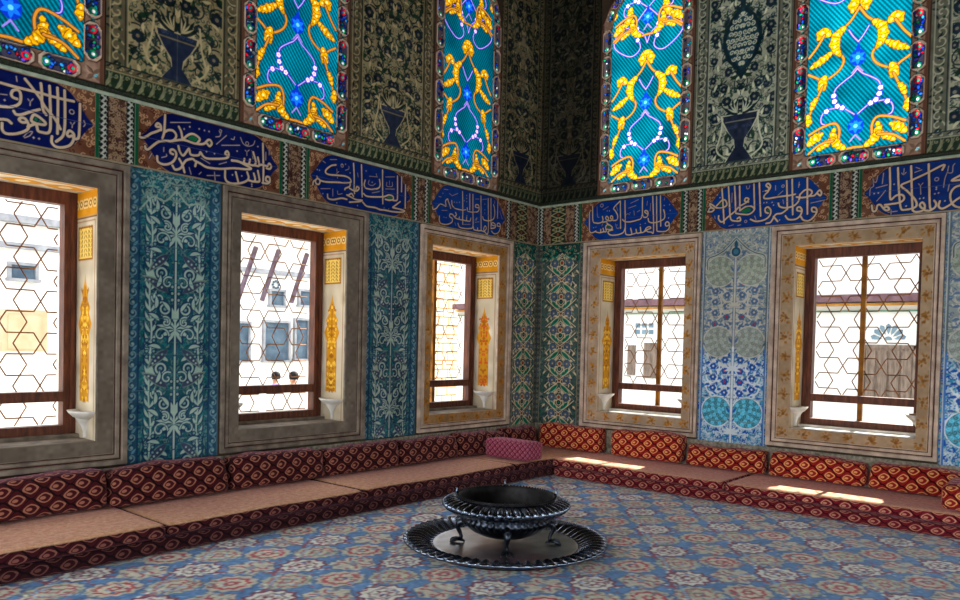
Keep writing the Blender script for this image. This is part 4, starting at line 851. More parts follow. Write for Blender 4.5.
# ------------------------------------------------------------------ the five coloured windows
def pane_canvas(u0, u1, z0, z1, seed, bright):
    rng = np.random.default_rng(seed)
    cv = Canvas(u0, z0, u1, z1, .0056, (0, 134, 166))
    c = (u0+u1)/2; hw = (u1-u0)/2-.07; cv.m = c
    U, Z = np.meshgrid(cv.u, cv.z)
    cv.noise(rng, .22, 20, (.05, .9, 1.));  # soft patches painted in: uneven daylight behind the glass
    hat = .5+.5*np.sin((U*.8+Z*.62)*2*PI/.034); hat2 = .5+.5*np.sin((U*.7-Z*.72)*2*PI/.034)
    mlt = .48+.58*hat*(.8+.2*hat2)
    cv.c[..., :3] *= mlt[..., None]; cv.c[..., :3] *= bright*.84; cv.c[..., 3] = 1
    zs = z0+.275
    def q(un, v): return (c+un*hw, zs+v)
    def S(l, n=5): return smooth([q(*p) for p in l], n)
    gold = np.array((238, 168, 6)); amber = np.array((190, 120, 34)); lead = (70, 44, 30)
    def vine(l): P_ = S(l); cv.line(P_, .034, lead); cv.line(P_, .020, amber)
    def spray(l, r=.030):
        # a plump lobed gold leaf, cut by lead lines
        P_ = S(l, 9); r = r*1.02
        d = np.r_[0, np.cumsum(np.hypot(*np.diff(P_, axis=0).T))]; n = max(4, int(d[-1]/.012)); q_ = np.linspace(0, d[-1], n)
        X = np.interp(q_, d, P_[:, 0]); Y = np.interp(q_, d, P_[:, 1]); t = q_/d[-1]
        R_ = r*(.38+.75*np.sin(PI*np.minimum(1, t*.85+.12)))
        A = np.arctan2(np.gradient(Y), np.gradient(X))
        lob = [(X[k]+math.cos(A[k]+sd*1.25)*R_[k]*.8, Y[k]+math.sin(A[k]+sd*1.25)*R_[k]*.8, R_[k]*.62) for k in range(1, n-1, 3) for sd in ((1, -1) if k % 2 else (1,))]
        for x, y, q in lob: cv.disc(x, y, q+.007, lead)
        for k in range(n): cv.disc(X[k], Y[k], R_[k]+.007, lead)
        for x, y, q in lob: cv.disc(x, y, q, gold*rng.uniform(.74, .96))
        for k in range(n): cv.disc(X[k], Y[k], R_[k], gold*(.86+.14*math.sin(k*1.7)))
        for k in range(2, n-1, 3):
            a = A[k]+PI/2; w_ = R_[k]*1.15
            cv.line([(X[k]-math.cos(a)*w_, Y[k]-math.sin(a)*w_), (X[k]+.008*math.cos(A[k]), Y[k]+.008*math.sin(A[k])), (X[k]+math.cos(a)*w_, Y[k]+math.sin(a)*w_)], .0062, (120, 66, 14))
        for k in range(1, n-1, 5): cv.disc(X[k], Y[k], R_[k]*.36, (255, 220, 120))
    def heart(l): P_ = S(l); cv.line(P_, .026, (30, 28, 150)); cv.line(P_, .010, (176, 150, 226))
    def bloom(pts):
        for p in pts:
            x, y = q(*p); cv.disc(x, y, .032, (40, 44, 190)); 
            for k in range(5): cv.disc(x+.014*math.cos(k*1.257), y+.014*math.sin(k*1.257), .0105, (240, 206, 226))
            cv.disc(x, y, .006, (220, 60, 70))
    def star(v):
        x, y = q(0, v)
        for k in range(7): cv.disc(x+.042*math.cos(k*.9), y+.05*math.sin(k*.9), .034, (8, 44, 170))
        for k in range(6): cv.leaf(x, y, k*PI/3+.5, .075, .036, (16, 100, 236))
        cv.disc(x, y, .018, (90, 180, 250)); cv.leaf(x, y+.05, PI/2, .09, .04, (8, 44, 170))
        cv.line([(x-.05, y-.15), (x, y-.09), (x+.05, y-.15)], .012, (140, 110, 210))
    for b in (0., 1.75):
        # lower heart and its curls
        heart([(0, b+.11), (-.13, b+.16), (-.26, b+.21), (-.445, b+.29), (-.46, b+.36), (-.41, b+.425), (-.23, b+.49), (-.1, b+.53), (0, b+.585)])
        heart([(-.26, b+.21), (-.58, b+.215), (-.70, b+.155), (-.69, b+.08), (-.54, b+.055)])
        bloom([(-.46, b+.35), (-.44, b+.29), (-.38, b+.235), (-.28, b+.21), (-.6, b+.2)])
        star(b); star(b+.70)
        # bottom gold: two scrolls rising from the axis
        vine([(0, b-.215), (-.2, b-.215), (-.33, b-.15), (-.32, b-.02), (-.42, b+.06), (-.68, b+.04), (-.95, b-.02)])
        spray([(-.22, b-.21), (-.36, b-.16), (-.45, b-.08), (-.43, b+.0)]); spray([(-.95, b-.12), (-.82, b-.07), (-.68, b-.03)], .032); spray([(-.75, b-.19), (-.55, b-.13), (-.42, b-.1)], .024)
        vine([(-.95, b-.22), (-.72, b-.14), (-.45, b-.12)])
        # crossing gold vines of the upper half
        vine([(0, b+1.21), (-.15, b+1.1), (-.32, b+1.02), (-.44, b+.92), (-.38, b+.80), (-.28, b+.70), (-.38, b+.60), (-.66, b+.53), (-.86, b+.58), (-1, b+.62)])
        spray([(-.30, b+1.03), (-.46, b+.96), (-.47, b+.84), (-.36, b+.76)], .034); spray([(-.55, b+.80), (-.75, b+.74), (-.96, b+.69)], .026)
        spray([(-.60, b+1.0), (-.72, b+1.04), (-.82, b+.98)], .036); vine([(-.70, b+1.0), (-.86, b+.88), (-1., b+.80)])
        spray([(-.66, b+.56), (-.72, b+.48), (-.66, b+.44)], .034); vine([(-.70, b+.47), (-.80, b+.36), (-.93, b+.22), (-1., b+.1)]); spray([(-.92, b+.25), (-.86, b+.32), (-.80, b+.36)], .022); spray([(-.99, b+.18), (-.98, b+.08)], .028)
        # upper heart pair
        spray([(-.02, b+1.32), (-.12, b+1.26), (-.14, b+1.18)], .034); heart([(0, b+.86), (-.1, b+.92), (-.2, b+1.)])
        heart([(0, b+1.43), (-.1, b+1.54), (-.31, b+1.63), (-.30, b+1.72), (-.02, b+1.86)]); heart([(-.30, b+1.54), (-.2, b+1.38), (-.5, b+1.31), (-.98, b+1.48), (-.8, b+1.67), (-.35, b+1.65)])
        bloom([(-.3, b+1.63), (-.33, b+1.55), (-.28, b+1.49)]); vine([(-.55, b+1.9), (-.62, b+1.75), (-.75, b+1.63), (-1, b+1.55)]); spray([(-.5, b+1.9), (-.56, b+1.78), (-.66, b+1.7)], .034)
    cv.m = None
    return cv

def border_canvas(u0, u1, seed, bright):
    dim = 1 if bright < .9 else 0
    rng = np.random.default_rng(seed)
    base = np.array((164, 130, 108))
    cv = Canvas(u0, SB, u1, SAP+.02, .0062, base); cv.noise(rng, .1, 8); cv.noise(rng, .025, 7)
    a, b = u0, u1
    for x in (u0+.016, u1-.016): cv.line([(x, SB), (x, SSP+.05)], .034, (112, 74, 56))
    for x in (u0+BW-.012, u1-BW+.012): cv.line([(x, SB+BW), (x, SSP)], .02, (112, 78, 62)); cv.line([(x, SB+BW), (x, SSP)], .007, (52, 32, 26))
    cv.line([(u0, SB+.012), (u1, SB+.012)], .022, (72, 46, 36)); cv.line([(u0+BW, SB+BW-.012), (u1-BW, SB+BW-.012)], .014, (52, 32, 26))
    blues = [(20, 70, 220), (30, 110, 240), (10, 40, 150), (40, 150, 230), (90, 70, 190)]; acc = [(210, 20, 40), (16, 150, 90), (230, 236, 240), (0, 120, 130)]
    def capsule(x, y, L, W, ang):
        c, s = math.cos(ang), math.sin(ang)
        def T(p, k=1.): return [(x+(q*c-w*s)*k, y+(q*s+w*c)*k) for q, w in p]
        oct_ = [(-L/2, -W*.22), (-L/2+W*.3, -W/2), (L/2-W*.3, -W/2), (L/2, -W*.22), (L/2, W*.22), (L/2-W*.3, W/2), (-L/2+W*.3, W/2), (-L/2, W*.22)]
        cv.poly(T(oct_, 1.10), (62, 42, 34)); cv.poly(T(oct_, 1.05), (222, 192, 168), h=.014); cv.poly(T(oct_, .86), [(66, 62, 84), (104, 90, 96)][dim], glow=[.3, .14][dim], h=-.004)
        for i in range([26, 9][dim]):
            q, w = rng.uniform(-.42, .42)*L, rng.uniform(-.33, .33)*W
            xx, yy = x+q*c-w*s, y+q*s+w*c; r = rng.uniform(.009, .019)
            col = blues[rng.integers(5)] if rng.random() < .68 else acc[rng.integers(4)]
            cv.disc(xx, yy, r+.005, (24, 22, 34), glow=0); cv.disc(xx, yy, r, np.array(col)*(.75+.25*bright), r*.7, rng.uniform(0, 3), glow=1)
        for e in (-.33, .33):
            xx, yy = x+e*L*c, y+e*L*s
            if dim and e > 0: continue
            cv.ring(xx, yy, W*.2, .014, (205, 24, 44) if e > 0 else (14, 130, 84), glow=.9); cv.disc(xx+.006, yy, W*.10, (20, 150, 110) if e > 0 else (236, 240, 236), glow=1)
    n = 6; st = (SSP-SB-BW)/n
    for i in range(n):
        for x in (u0+BW*.53, u1-BW*.53): capsule(x, SB+BW+st*(i+.5), st*.86, BW*.78, PI/2)
    w = (u1-u0-2*BW)/3
    for i in range(3): capsule(u0+BW+w*(i+.5), SB+BW*.50, w*.88, BW*.76, 0)
    for x in (u0+BW*.5, u1-BW*.5): 
        for k in range(4): cv.leaf(x, SB+BW*.5, PI/4+k*PI/2, .075, .03, (134, 104, 86), h=.008)
        cv.disc(x+.02, SB+BW*.45, .022, (80, 130, 140), .012, .8, glow=.9)
    for i in range(1, n):
        for x in (u0+BW*.53, u1-BW*.53): cv.disc(x, SB+BW+st*i, .016, (0, 110, 110), glow=.8); cv.line([(x-.05, SB+BW+st*i-.03), (x+.05, SB+BW+st*i+.03)], .007, (60, 38, 30)); cv.line([(x-.05, SB+BW+st*i+.03), (x+.05, SB+BW+st*i-.03)], .007, (60, 38, 30))
    # arched head
    o = np.array(arch(u0, u1, SB, SSP, SAP))[2:-1]; i_ = np.array(arch(u0+BW, u1-BW, SB, SSP, SAP-.2))[2:-1]
    cv.line(o, .034, (98, 52, 36)); cv.line(i_, .02, (112, 78, 62))
    mid = (o[:len(i_)]+i_)/2
    for k in range(0, len(mid)-1):
        p, r = mid[k], mid[k+1]; L = math.hypot(*(r-p))
        capsule((p[0]+r[0])/2, (p[1]+r[1])/2, min(st*.8, L*.84), BW*.55, math.atan2(r[1]-p[1], r[0]-p[0]))
    return cv

def inside(poly, U, Z):
    ins = np.zeros(U.shape, bool)
    for (ax, ay), (bx, by) in zip(poly, poly[1:]+poly[:1]):
        if abs(by-ay) > 1e-12: ins ^= ((ay > Z) != (by > Z)) & (U < (bx-ax)*(Z-ay)/(by-ay)+ax)
    return ins
SGL = ['jewelled stained glass window at the left end, above the first calligraphy cartouche',
       'tall blue and gold stained glass window between two olive vase panels',
       'arched blue and gold stained glass window on the left wall nearest the corner',
       'arched turquoise stained glass window on the right wall nearest the corner',
       'bright blue and gold stained glass window at the right wall\'s outer end']
for k, (side, u0, u1) in enumerate(STAIN):
    win = empty('window_%d' % (k+6), P3(side, (u0+u1)/2, 0, SB)); tag(win, SGL[k], 'window', kind='structure')
    off = Vector(win.location); br = [1, 1, .8, .85, 1][k]  # windows by the corner dimmer: unlit look painted into their colours
    cv = border_canvas(u0, u1, 200+k, br); U, Z = np.meshgrid(cv.u, cv.z)
    out = arch(u0-.002, u1+.002, SB-.01, SSP, SAP); inn = arch(u0+BW-.004, u1-BW+.004, SB+BW-.004, SSP, SAP-.2)
    b = canvas_obj('jewelled_border', cv, onwall(side, .016), M['glass'], None, keep=inside(out, U, Z) & ~inside(inn, U, Z))
    cv = pane_canvas(u0+BW-.075, u1-BW+.075, SB+BW-.04, SAP-.12, 300+k, [1., 1.06, .92, .92, 1.0][k]); U, Z = np.meshgrid(cv.u, cv.z)
    big = arch(u0+BW-.08, u1-BW+.08, SB+BW-.045, SSP, SAP-.13)
    g = canvas_obj('coloured_pane', cv, onwall(side, -.01), M['glass'], None, keep=inside(big, U, Z))
    for o in (b, g): o.parent = win; o.matrix_parent_inverse = Matrix.Translation(-off)
# ------------------------------------------------------------------ floor and carpet
F_CLOTH = fabric_mat('velvet_left_shaded', (10, 3, 6), (66, 13, 20), (158, 104, 84), .175, .073)  # left cushions: shade of that side darkened into the velvet colour
F_CLOTH2 = fabric_mat('velvet_right_lit', (56, 4, 10), (150, 26, 26), (228, 164, 104), .165, .070)  # same velvet for the right wall, its warm light put into the colour
F_SEAT = fabric_mat('divan_velvet', (10, 3, 6), (60, 12, 20), (132, 84, 72), .175, .073, top=((204, 140, 94), (248, 206, 162)))  # left seat fronts, shade put into the colour
F_LOW = fabric_mat('divan_velvet_low', (8, 2, 5), (44, 9, 16), (100, 62, 54), .175, .073)  # left lower layer, deeper shade put into the colour
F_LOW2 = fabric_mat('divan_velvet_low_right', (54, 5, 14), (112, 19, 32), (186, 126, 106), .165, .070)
F_SEAT2 = fabric_mat('divan_velvet_right', (54, 5, 14), (124, 22, 36), (206, 144, 118), .165, .070, top=((208, 140, 98), (250, 206, 166)))  # right seat fronts, lit tint put into the colour
F_PINK = fabric_mat('pink_velvet', (84, 14, 40), (140, 44, 76), (196, 126, 140), cw=.075, ch=.035)
M['carpet'] = attr_mat('knotted_carpet', .9, .1)
cb = M['carpet'].node_tree.nodes['Principled BSDF']; cb.inputs['Sheen Weight'].default_value = .25; cb.inputs['Sheen Tint'].default_value = (.7, .85, 1., 1); cb.inputs['Sheen Roughness'].default_value = .45
M['floor'] = noise_mat('stone_floor', (70, 62, 54), (98, 88, 76), 4, .8)
mb = MB(); mb.box((0, -11, -.12), (8, 0, -.012)); tag(mb.build('floor', M['floor']), 'stone floor under the carpet', 'floor', kind='structure')
mb = MB(); mb.box((-.6, -11, WH), (8, .6, WH+.2)); tag(mb.build('ceiling', M['wall']), 'plain dark ceiling above the tiled walls', 'ceiling', kind='structure')
for nm, a, c_ in (('wall_back', (0, -11.2, 3.9), (8.2, -11.0, WH)), ('wall_side', (8.0, -11.0, 1.0), (8.2, .6, WH))):  # unseen walls added, openings sized to dim the fill light
    mb = MB(); mb.box(a, c_); tag(mb.build(nm, M['wall']), 'unseen upper wall of the open room side, shaped to limit the light, %s' % nm.replace('_', ' '), 'wall', kind='structure')
mb = MB(); mb.box((-.5, .5, 3.66), (8, 3.0, 3.78)); mb.build('eave', M['wall'], bpy.data.objects['ceiling'])  # unseen overhang added outside to cut the sun patch on the seats

def carpet():
    rng = np.random.default_rng(5)
    x0, x1, y0, y1 = .62, 5.95, -7.45, -.62
    cv = Canvas(x0, y0, x1, y1, .0098, (80, 124, 172)); cv.noise(rng, .5, 7); cv.noise(rng, .03, 9)
    red = np.array((158, 58, 74)); sand = np.array((206, 192, 166)); pale = np.array((226, 220, 204)); dkr = np.array((116, 22, 40)); lt = np.array((146, 172, 194)); pink = np.array((160, 112, 124)); g = .80
    px, py = .415, .55
    def dia(x, y, a, b, col): cv.poly([(x-a, y), (x, y-b), (x+a, y), (x, y+b)], col)
    def loz(x, y, a, b, col):   # oval with stepped sides
        cv.disc(x, y, a, col, b)
    # trellis of broken pale and red lines between the medallions
    for i in range(-9, 9):
        for j in range(-8, 9):
            x = 3.93+px*i; y = -3.57+2*py*j+(py if i % 2 else 0)
            for sx in (-1, 1):
                for q in np.linspace(0, 1, 13)[:-1]:
                    xx, yy = x+sx*px*q, y+py*q
                    cv.disc(xx+.06*sx, yy-.10, .015, lt if int(q*12) % 3 else pale, .02)
                cv.line(smooth([(x, y-.24), (x+sx*px*.3, y-.1+py*.2), (x+sx*px*.62, y+py*.42), (x+sx*px, y+py-.24)]), .028, red*.9)
    def jag(x, y, a, b, col, n=18, amp=.16):
        t = np.arange(0, 2*PI, PI/n); k = 1+amp*(np.arange(len(t)) % 2-.5)+rng.uniform(-.04, .04, len(t))
        cv.poly(np.stack([x+a*k*np.cos(t), y+b*k*np.sin(t)], 1), col)
    def specks(x, y, a, b, n, cols, L=.045):
        for k in range(n):
            t = rng.uniform(0, 6.28); q = math.sqrt(rng.uniform(.02, 1)); cv.leaf(x+q*a*math.cos(t), y+q*b*math.sin(t), rng.uniform(0, 6), L, .020, cols[rng.integers(len(cols))], .8)
    def white(x, y):
        jag(x, y, .150, .175, dkr, 11, .22); jag(x, y, .128, .150, pale, 11, .2); jag(x, y, .088, .104, (150, 108, 112), 9); jag(x, y, .076, .09, pale*.97, 9)
        specks(x, y, .12, .14, 16, [dkr, (130, 84, 92), (120, 130, 130)], .04)
        for k in range(6): cv.leaf(x, y, k*PI/3, .07, .026, dkr if k % 2 else (140, 90, 90))
        loz(x, y, .022, .026, pale)
    def redm(x, y):
        jag(x, y, .166, .186, (72, 100, 146), 12, .14); jag(x, y, .150, .168, sand*.95, 12, .14); jag(x, y, .112, .126, (186, 58, 56), 10, .16); jag(x, y, .086, .097, sand*1.02, 10)
        specks(x, y, .15, .17, 26, [(178, 76, 74), (116, 130, 124), (206, 198, 170)], .045)
        jag(x, y, .042, .05, (172, 64, 62), 6, .3); loz(x, y, .018, .02, sand)
    def green(x, y):
        jag(x, y, .166, .188, (74, 102, 146), 14, .14); jag(x, y, .150, .170, (184, 180, 150), 14, .14)
        specks(x, y, .15, .17, 44, [(112, 128, 112), (208, 200, 172), (170, 92, 84), (128, 142, 138)], .05)
        jag(x, y, .112, .128, (178, 96, 88), 10, .2); jag(x, y, .092, .106, (196, 190, 160), 10, .2); specks(x, y, .085, .1, 12, [(112, 128, 112), (178, 88, 80)], .035)
        dia(x, y, .05, .06, (166, 84, 84)); dia(x, y, .03, .036, (186, 178, 150))
    def mixed(x, y):
        jag(x, y, .162, .182, (74, 100, 144), 6, .24); jag(x, y, .146, .164, (200, 188, 164), 6, .24)
        specks(x, y, .14, .16, 22, [(178, 66, 70), (128, 140, 140), (216, 206, 180)], .045)
        for k in range(6): cv.disc(x+.115*math.cos(k*PI/3), y+.13*math.sin(k*PI/3), .024, (124, 140, 136)); cv.disc(x+.115*math.cos(k*PI/3), y+.13*math.sin(k*PI/3), .012, (184, 74, 74))
        for sx in (-1, 1):
            for sy in (-1, 1): cv.line([(x+sx*.02, y+sy*.03), (x+sx*.07, y+sy*.03), (x+sx*.10, y+sy*.06)], .016, (164, 68, 72))
        loz(x, y, .03, .035, (130, 146, 156))
    for i in range(-9, 7):
        for j in range(-8, 8):
            x = 3.93+px*i; y = -3.57+2*py*j+(py if i % 2 else 0)
            white(x, y); redm(x, y+py)
            green(x-px/2, y+.28+0*py); mixed(x-px/2, y+.28+py)
    for i in range(int((x1-x0)*(y1-y0)*95)):
        x, y = rng.uniform(x0, x1), rng.uniform(y0, y1)
        c = (red*.95, lt, sand, (56, 84, 134), pink, (120, 154, 192), (176, 168, 146))[rng.integers(7)]
        if rng.random() < .5: cv.disc(x, y, .012, c, .015)
        else: cv.leaf(x, y, rng.uniform(0, 6), .05, .018, c, 1)
    for i in range(-9, 9):
        for j in range(-8, 9):
            x = 3.93+px*i-px/2; y = -3.57+2*py*j+(py if i % 2 else 0)+py/2-.14
            for k in range(6):
                a = k*PI/3; cv.disc(x+.035*math.cos(a), y+.04*math.sin(a), .014, pale if k % 2 else pink)
            for sx in (-1, 1):
                for q in np.linspace(.12, .88, 8): cv.disc(x+sx*px*q*.5, y+py*q*.5, .011, lt, .014)
    cv.c[..., :3] *= np.array((1.12, 1.14, 1.16), np.float32)
    cv.noise(rng, .7, 5); cv.noise(rng, .02, 9); cv.noise(rng, .12, 4)
    o = canvas_obj('carpet', cv, lambda U, Z, H: np.stack([U, Z, np.full_like(U, .0)], -1), M['carpet'])
    tag(o, 'large blue carpet with rows of red and cream medallions covering the floor', 'carpet')
carpet()

# ------------------------------------------------------------------ cushions and divans
def soft_box(name, side, u0, u1, t0, t1, h0, h1, r, mat, seed, sag=.0, lean=0., bulge=.0, nu=None, wave=.008, uvo=(0, 0), crown=0.):
    rng = np.random.default_rng(seed)
    L, T, H = u1-u0, t1-t0, h1-h0
    nu = nu or max(6, int(L/.05)); nt = max(4, int(T/.06)); nh = max(4, int(H/.04))
    bm = bmesh.new(); uvl = bm.loops.layers.uv.new('UVMap')
    ph = rng.uniform(0, 6, 6)
    def place(l, t, h):
        p = np.array([l, t, h]); ctr = np.clip(p, [r, min(r, T/2), min(r, H/2)], [L-r, max(T-r, T/2), max(H-r, H/2)])
        d = p-ctr; n = np.linalg.norm(d)
        if n > 1e-9: p = ctr+d/n*min(r, n) if n > r else ctr+d/n*min(n*1.0, r)
        l, t, h = p
        a, b, c = l/L*2-1, t/T*2-1, h/H*2-1
        tb = (1-a**4)*(1-c**2)*bulge; t = t+tb*(b if b > 0 else b*.3)
        top = max(0, h/H)
        h = h+top*((1-a*a)*crown-sag*(1-a**2)*(1-b*b)+wave*math.sin(a*2.3+ph[0])+wave*.7*math.sin(a*5.1+ph[1]+b)+wave*.4*math.sin(a*11+ph[2]))
        t = t+wave*.8*math.sin(a*3.3+ph[3]+c)*(b > 0)-lean*top
        l = l+wave*math.sin(c*2+ph[4])*a
        v = P3(side, u0+l, -(t0+t), h0+h); return Vector(v)
    def face(fn, na, nb, uvf):
        g = [[bm.verts.new(place(*fn(i/na, j/nb))) for i in range(na+1)] for j in range(nb+1)]
        for j in range(nb):
            for i in range(na):
                q = ((i, j), (i+1, j), (i+1, j+1), (i, j+1))
                f = bm.faces.new([g[b][a] for a, b in q]); f.smooth = True
                for lp, (a, b) in zip(f.loops, q):
                    x, y = uvf(*fn(a/na, b/nb)); lp[uvl].uv = (x+uvo[0], y+uvo[1])
    face(lambda a, b: (a*L, T, b*H), nu, nh, lambda l, t, h: (l, h))
    face(lambda a, b: (L-a*L, 0, b*H), nu, nh, lambda l, t, h: (l, h))
    face(lambda a, b: (a*L, T-b*T, H), nu, nt, lambda l, t, h: (l, H+T-t))
    face(lambda a, b: (a*L, b*T, 0), nu, nt, lambda l, t, h: (l, t-T))
    face(lambda a, b: (0, a*T, b*H), nt, nh, lambda l, t, h: (t-T, h))
    face(lambda a, b: (L, T-a*T, b*H), nt, nh, lambda l, t, h: (L+T-t, h))
    bmesh.ops.remove_doubles(bm, verts=bm.verts[:], dist=2e-4)
    bmesh.ops.recalc_face_normals(bm, faces=bm.faces[:])
    me = bpy.data.meshes.new(name); bm.to_mesh(me); bm.free()
    return link(name, me, mat, None)

# long divan mattresses: lower layer and seat layer
for i, (side, a, b, lab) in enumerate((('L', -8.2, -.02, 'long low crimson mattress on the floor along the left wall, under the seats'), ('R', .97, 6.6, 'long low crimson mattress on the floor along the right wall, under the seats'))):
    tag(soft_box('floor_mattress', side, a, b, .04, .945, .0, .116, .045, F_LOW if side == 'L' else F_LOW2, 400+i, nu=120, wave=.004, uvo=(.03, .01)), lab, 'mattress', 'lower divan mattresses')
SEATS = [('L', -8.2, -5.74, .05, .985, 'seat mattress at the left end with a raised front edge, tan top', .235), ('L', -5.735, -3.87, .05, .94, 'tan-topped crimson seat mattress under the left wall\'s first and second windows', .222),
         ('L', -3.865, -1.62, .05, .935, 'tan-topped crimson seat mattress behind the brazier on the left wall', .225), ('L', -1.615, -.03, .05, .935, 'tan-topped crimson seat mattress filling the corner', .222),
         ('R', .945, 3.08, .05, .94, 'sunlit crimson seat mattress under the right wall\'s first window', .226), ('R', 3.085, 6.6, .05, .945, 'sunlit crimson seat mattress under the right wall\'s second window', .224)]
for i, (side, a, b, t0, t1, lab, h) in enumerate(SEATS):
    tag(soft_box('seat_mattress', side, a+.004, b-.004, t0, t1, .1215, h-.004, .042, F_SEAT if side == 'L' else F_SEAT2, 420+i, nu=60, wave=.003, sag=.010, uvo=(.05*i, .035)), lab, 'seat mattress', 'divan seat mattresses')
BACKS = [('L', -7.02, -5.85, .535, 'dark back cushion at the left end under the first window'), ('L', -5.84, -4.825, .52, 'dark back cushion below the turquoise tile panel'),
         ('L', -4.79, -3.77, .508, 'dark back cushion directly under the left wall\'s second window'), ('L', -3.755, -2.79, .50, 'dark back cushion just right of the left wall\'s second window'),
         ('L', -2.775, -1.85, .485, 'dark back cushion below the greyer turquoise tile panel'), ('L', -1.83, -.93, .485, 'crimson back cushion behind the pink bolster under the third window'),
         ('L', -.90, -.27, .50, 'crimson back cushion half hidden in the corner by the pink bolster'),
         ('R', .24, 1.19, .535, 'tall crimson back cushion in the corner on the right wall'), ('R', 1.345, 2.275, .555, 'glowing red back cushion standing apart under the right wall\'s first window'),
         ('R', 2.34, 3.245, .475, 'low crimson back cushion below the pale flowered tile panel'), ('R', 3.285, 4.245, .475, 'orange glowing back cushion under the left half of the right wall\'s second window'),
         ('R', 4.26, 5.3, .47, 'back cushion with sunlit top edge behind the bolster at the right end')]
for i, (side, a, b, h, lab) in enumerate(BACKS):
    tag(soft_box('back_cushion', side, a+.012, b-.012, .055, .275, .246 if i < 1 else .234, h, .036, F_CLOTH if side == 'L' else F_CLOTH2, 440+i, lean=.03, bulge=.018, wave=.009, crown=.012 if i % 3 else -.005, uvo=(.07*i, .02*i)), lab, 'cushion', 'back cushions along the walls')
# two bolsters lying across the seat
tag(soft_box('bolster', 'L', -1.52, -1.22, .38, 1.03, .2365, .455, .036, F_PINK, 470, bulge=.0, wave=.004), 'pink velvet bolster lying across the seat in the corner', 'bolster')
tag(soft_box('bolster', 'R', 4.985, 5.23, .34, .93, .2365, .46, .06, F_CLOTH2, 471, bulge=.0, wave=.004), 'crimson bolster with pink end lying across the seat at the right edge', 'bolster')

# ------------------------------------------------------------------ bronze brazier on its tray
M['bronze'] = noise_mat('dark_bronze', (96, 106, 122), (144, 156, 172), 7, .24, .5, metal=1.)
M['bronze_dark'] = noise_mat('blackened_bronze', (40, 44, 50), (70, 76, 86), 7, .28, .5, metal=1.)
M['plate'] = noise_mat('tray_bronze_reflection', (150, 152, 158), (196, 200, 206), 5, .32, .5, metal=1.)  # plate paler than the rim: window reflection put into its colour
M['soot'] = noise_mat('sooty_iron', (22, 22, 24), (46, 44, 44), 14, .5, .4, metal=.6)
CX, CY = 2.545, -3.83
tray = empty('brazier_tray', (CX, CY, 0)); tag(tray, 'wide round dark bronze tray with fluted rim lying on the carpet', 'tray')
mb = MB()
mb.lathe([(0, .030), (.30, .030), (.53, .032), (.545, .036), (.56, .034)], 120)
plate = mb.build('plate', M['plate'], tray, True)
nf = 58
def flute(r, z, a, i):
    w = math.cos(nf*a+7*(r-.56)); k = math.sin(PI*min(1, max(0, (r-.56)/.21)))
    return (r+.0*w, z+.018*w*k) if i < 9 else (r+.010*w, z+.003*w)
prof = [(.558, .034), (.575, .037), (.60, .046), (.63, .058), (.66, .068), (.69, .075), (.72, .08), (.745, .084), (.762, .085), (.775, .080), (.782, .070), (.775, .058), (.755, .05), (.70, .04)]
mb = MB(); mb.lathe(prof, nf*8, flute); mb.build('fluted_rim', M['bronze'], tray, True)
mb = MB(); mb.lathe([(.70, .041), (.66, .02), (.63, .001), (0, .001)], 72); mb.build('foot', M['soot'], tray, True)

bz = empty('brazier', (CX, CY, .032)); tag(bz, 'dark bronze brazier bowl with fluted flaring rim on four clawed legs, standing on the tray', 'brazier')
ng = 44
def flare(r, z, a, i):
    w = abs(math.cos(ng*a/2)); w = (w-.64)
    k = (0, .35, .9, 1, 1, 1, .9, .6, .2, 0, 0)[min(i, 10)]
    return (r+.034*w*k, z+.02*w*k)
mb = MB(); mb.lathe([(.335, .215), (.365, .232), (.42, .252), (.465, .274), (.487, .298), (.482, .32), (.455, .337), (.42, .350), (.39, .358), (.375, .362), (.372, .366)], ng*10, flare)
mb.build('fluted_flare', M['bronze'], bz, True)
def lip(r, z, a, i): return (r, z+(.005*math.cos(ng*2*a) if i in (1, 2, 3) else 0))
mb = MB(); mb.lathe([(.372, .360), (.384, .368), (.386, .376), (.376, .380), (.366, .374), (.362, .350), (.352, .29), (.32, .21), (.25, .15), (0, .13)], ng*8, lip)
mb.build('bowl_lining', M['soot'], bz, True)
nb2 = 40
def gad(r, z, a, i): w = abs(math.cos(nb2*a/2))-.6; return (r+.014*w*(1 if 0 < i < 5 else 0), z)
mb = MB(); mb.lathe([(.338, .220), (.346, .205), (.348, .19), (.343, .175), (.33, .16), (.315, .148), (.30, .13), (.26, .10), (.20, .075), (.13, .06), (.06, .052), (0, .05)], nb2*8, gad)
mb.build('body', M['bronze_dark'], bz, True)
for k in range(4):
    a = math.radians(-49.5+90*k); c, s_ = math.cos(a), math.sin(a)
    def R(r, z, w=0.): return (r*c-w*s_, r*s_+w*c, z)
    mb = MB()
    mb.tube([R(.28, .165), R(.325, .165), R(.362, .148), R(.372, .115), R(.352, .075), R(.342, .045), R(.352, .022)], [.030, .034, .030, .022, .016, .015, .02], 10)
    mb.tube([R(.33, .182), R(.352, .186), R(.372, .172), R(.388, .176)], [.02, .022, .016, .006], 8)
    leg = mb.build('leg', M['bronze_dark'], bz, True)
    for w in (-.032, 0, .032):
        t = MB(); t.tube([R(.352, .022, w*.3), R(.385, .024, w*.8), R(.412, .016, w*1.25), R(.428, .006, w*1.4)], [.013, .013, .011, .004], 8)
        t.build('claw', M['bronze_dark'], leg, True)
    t = MB(); t.tube([R(.350, .02), R(.325, .012), R(.312, .005)], [.013, .010, .004], 8); t.build('claw', M['bronze_dark'], leg, True)
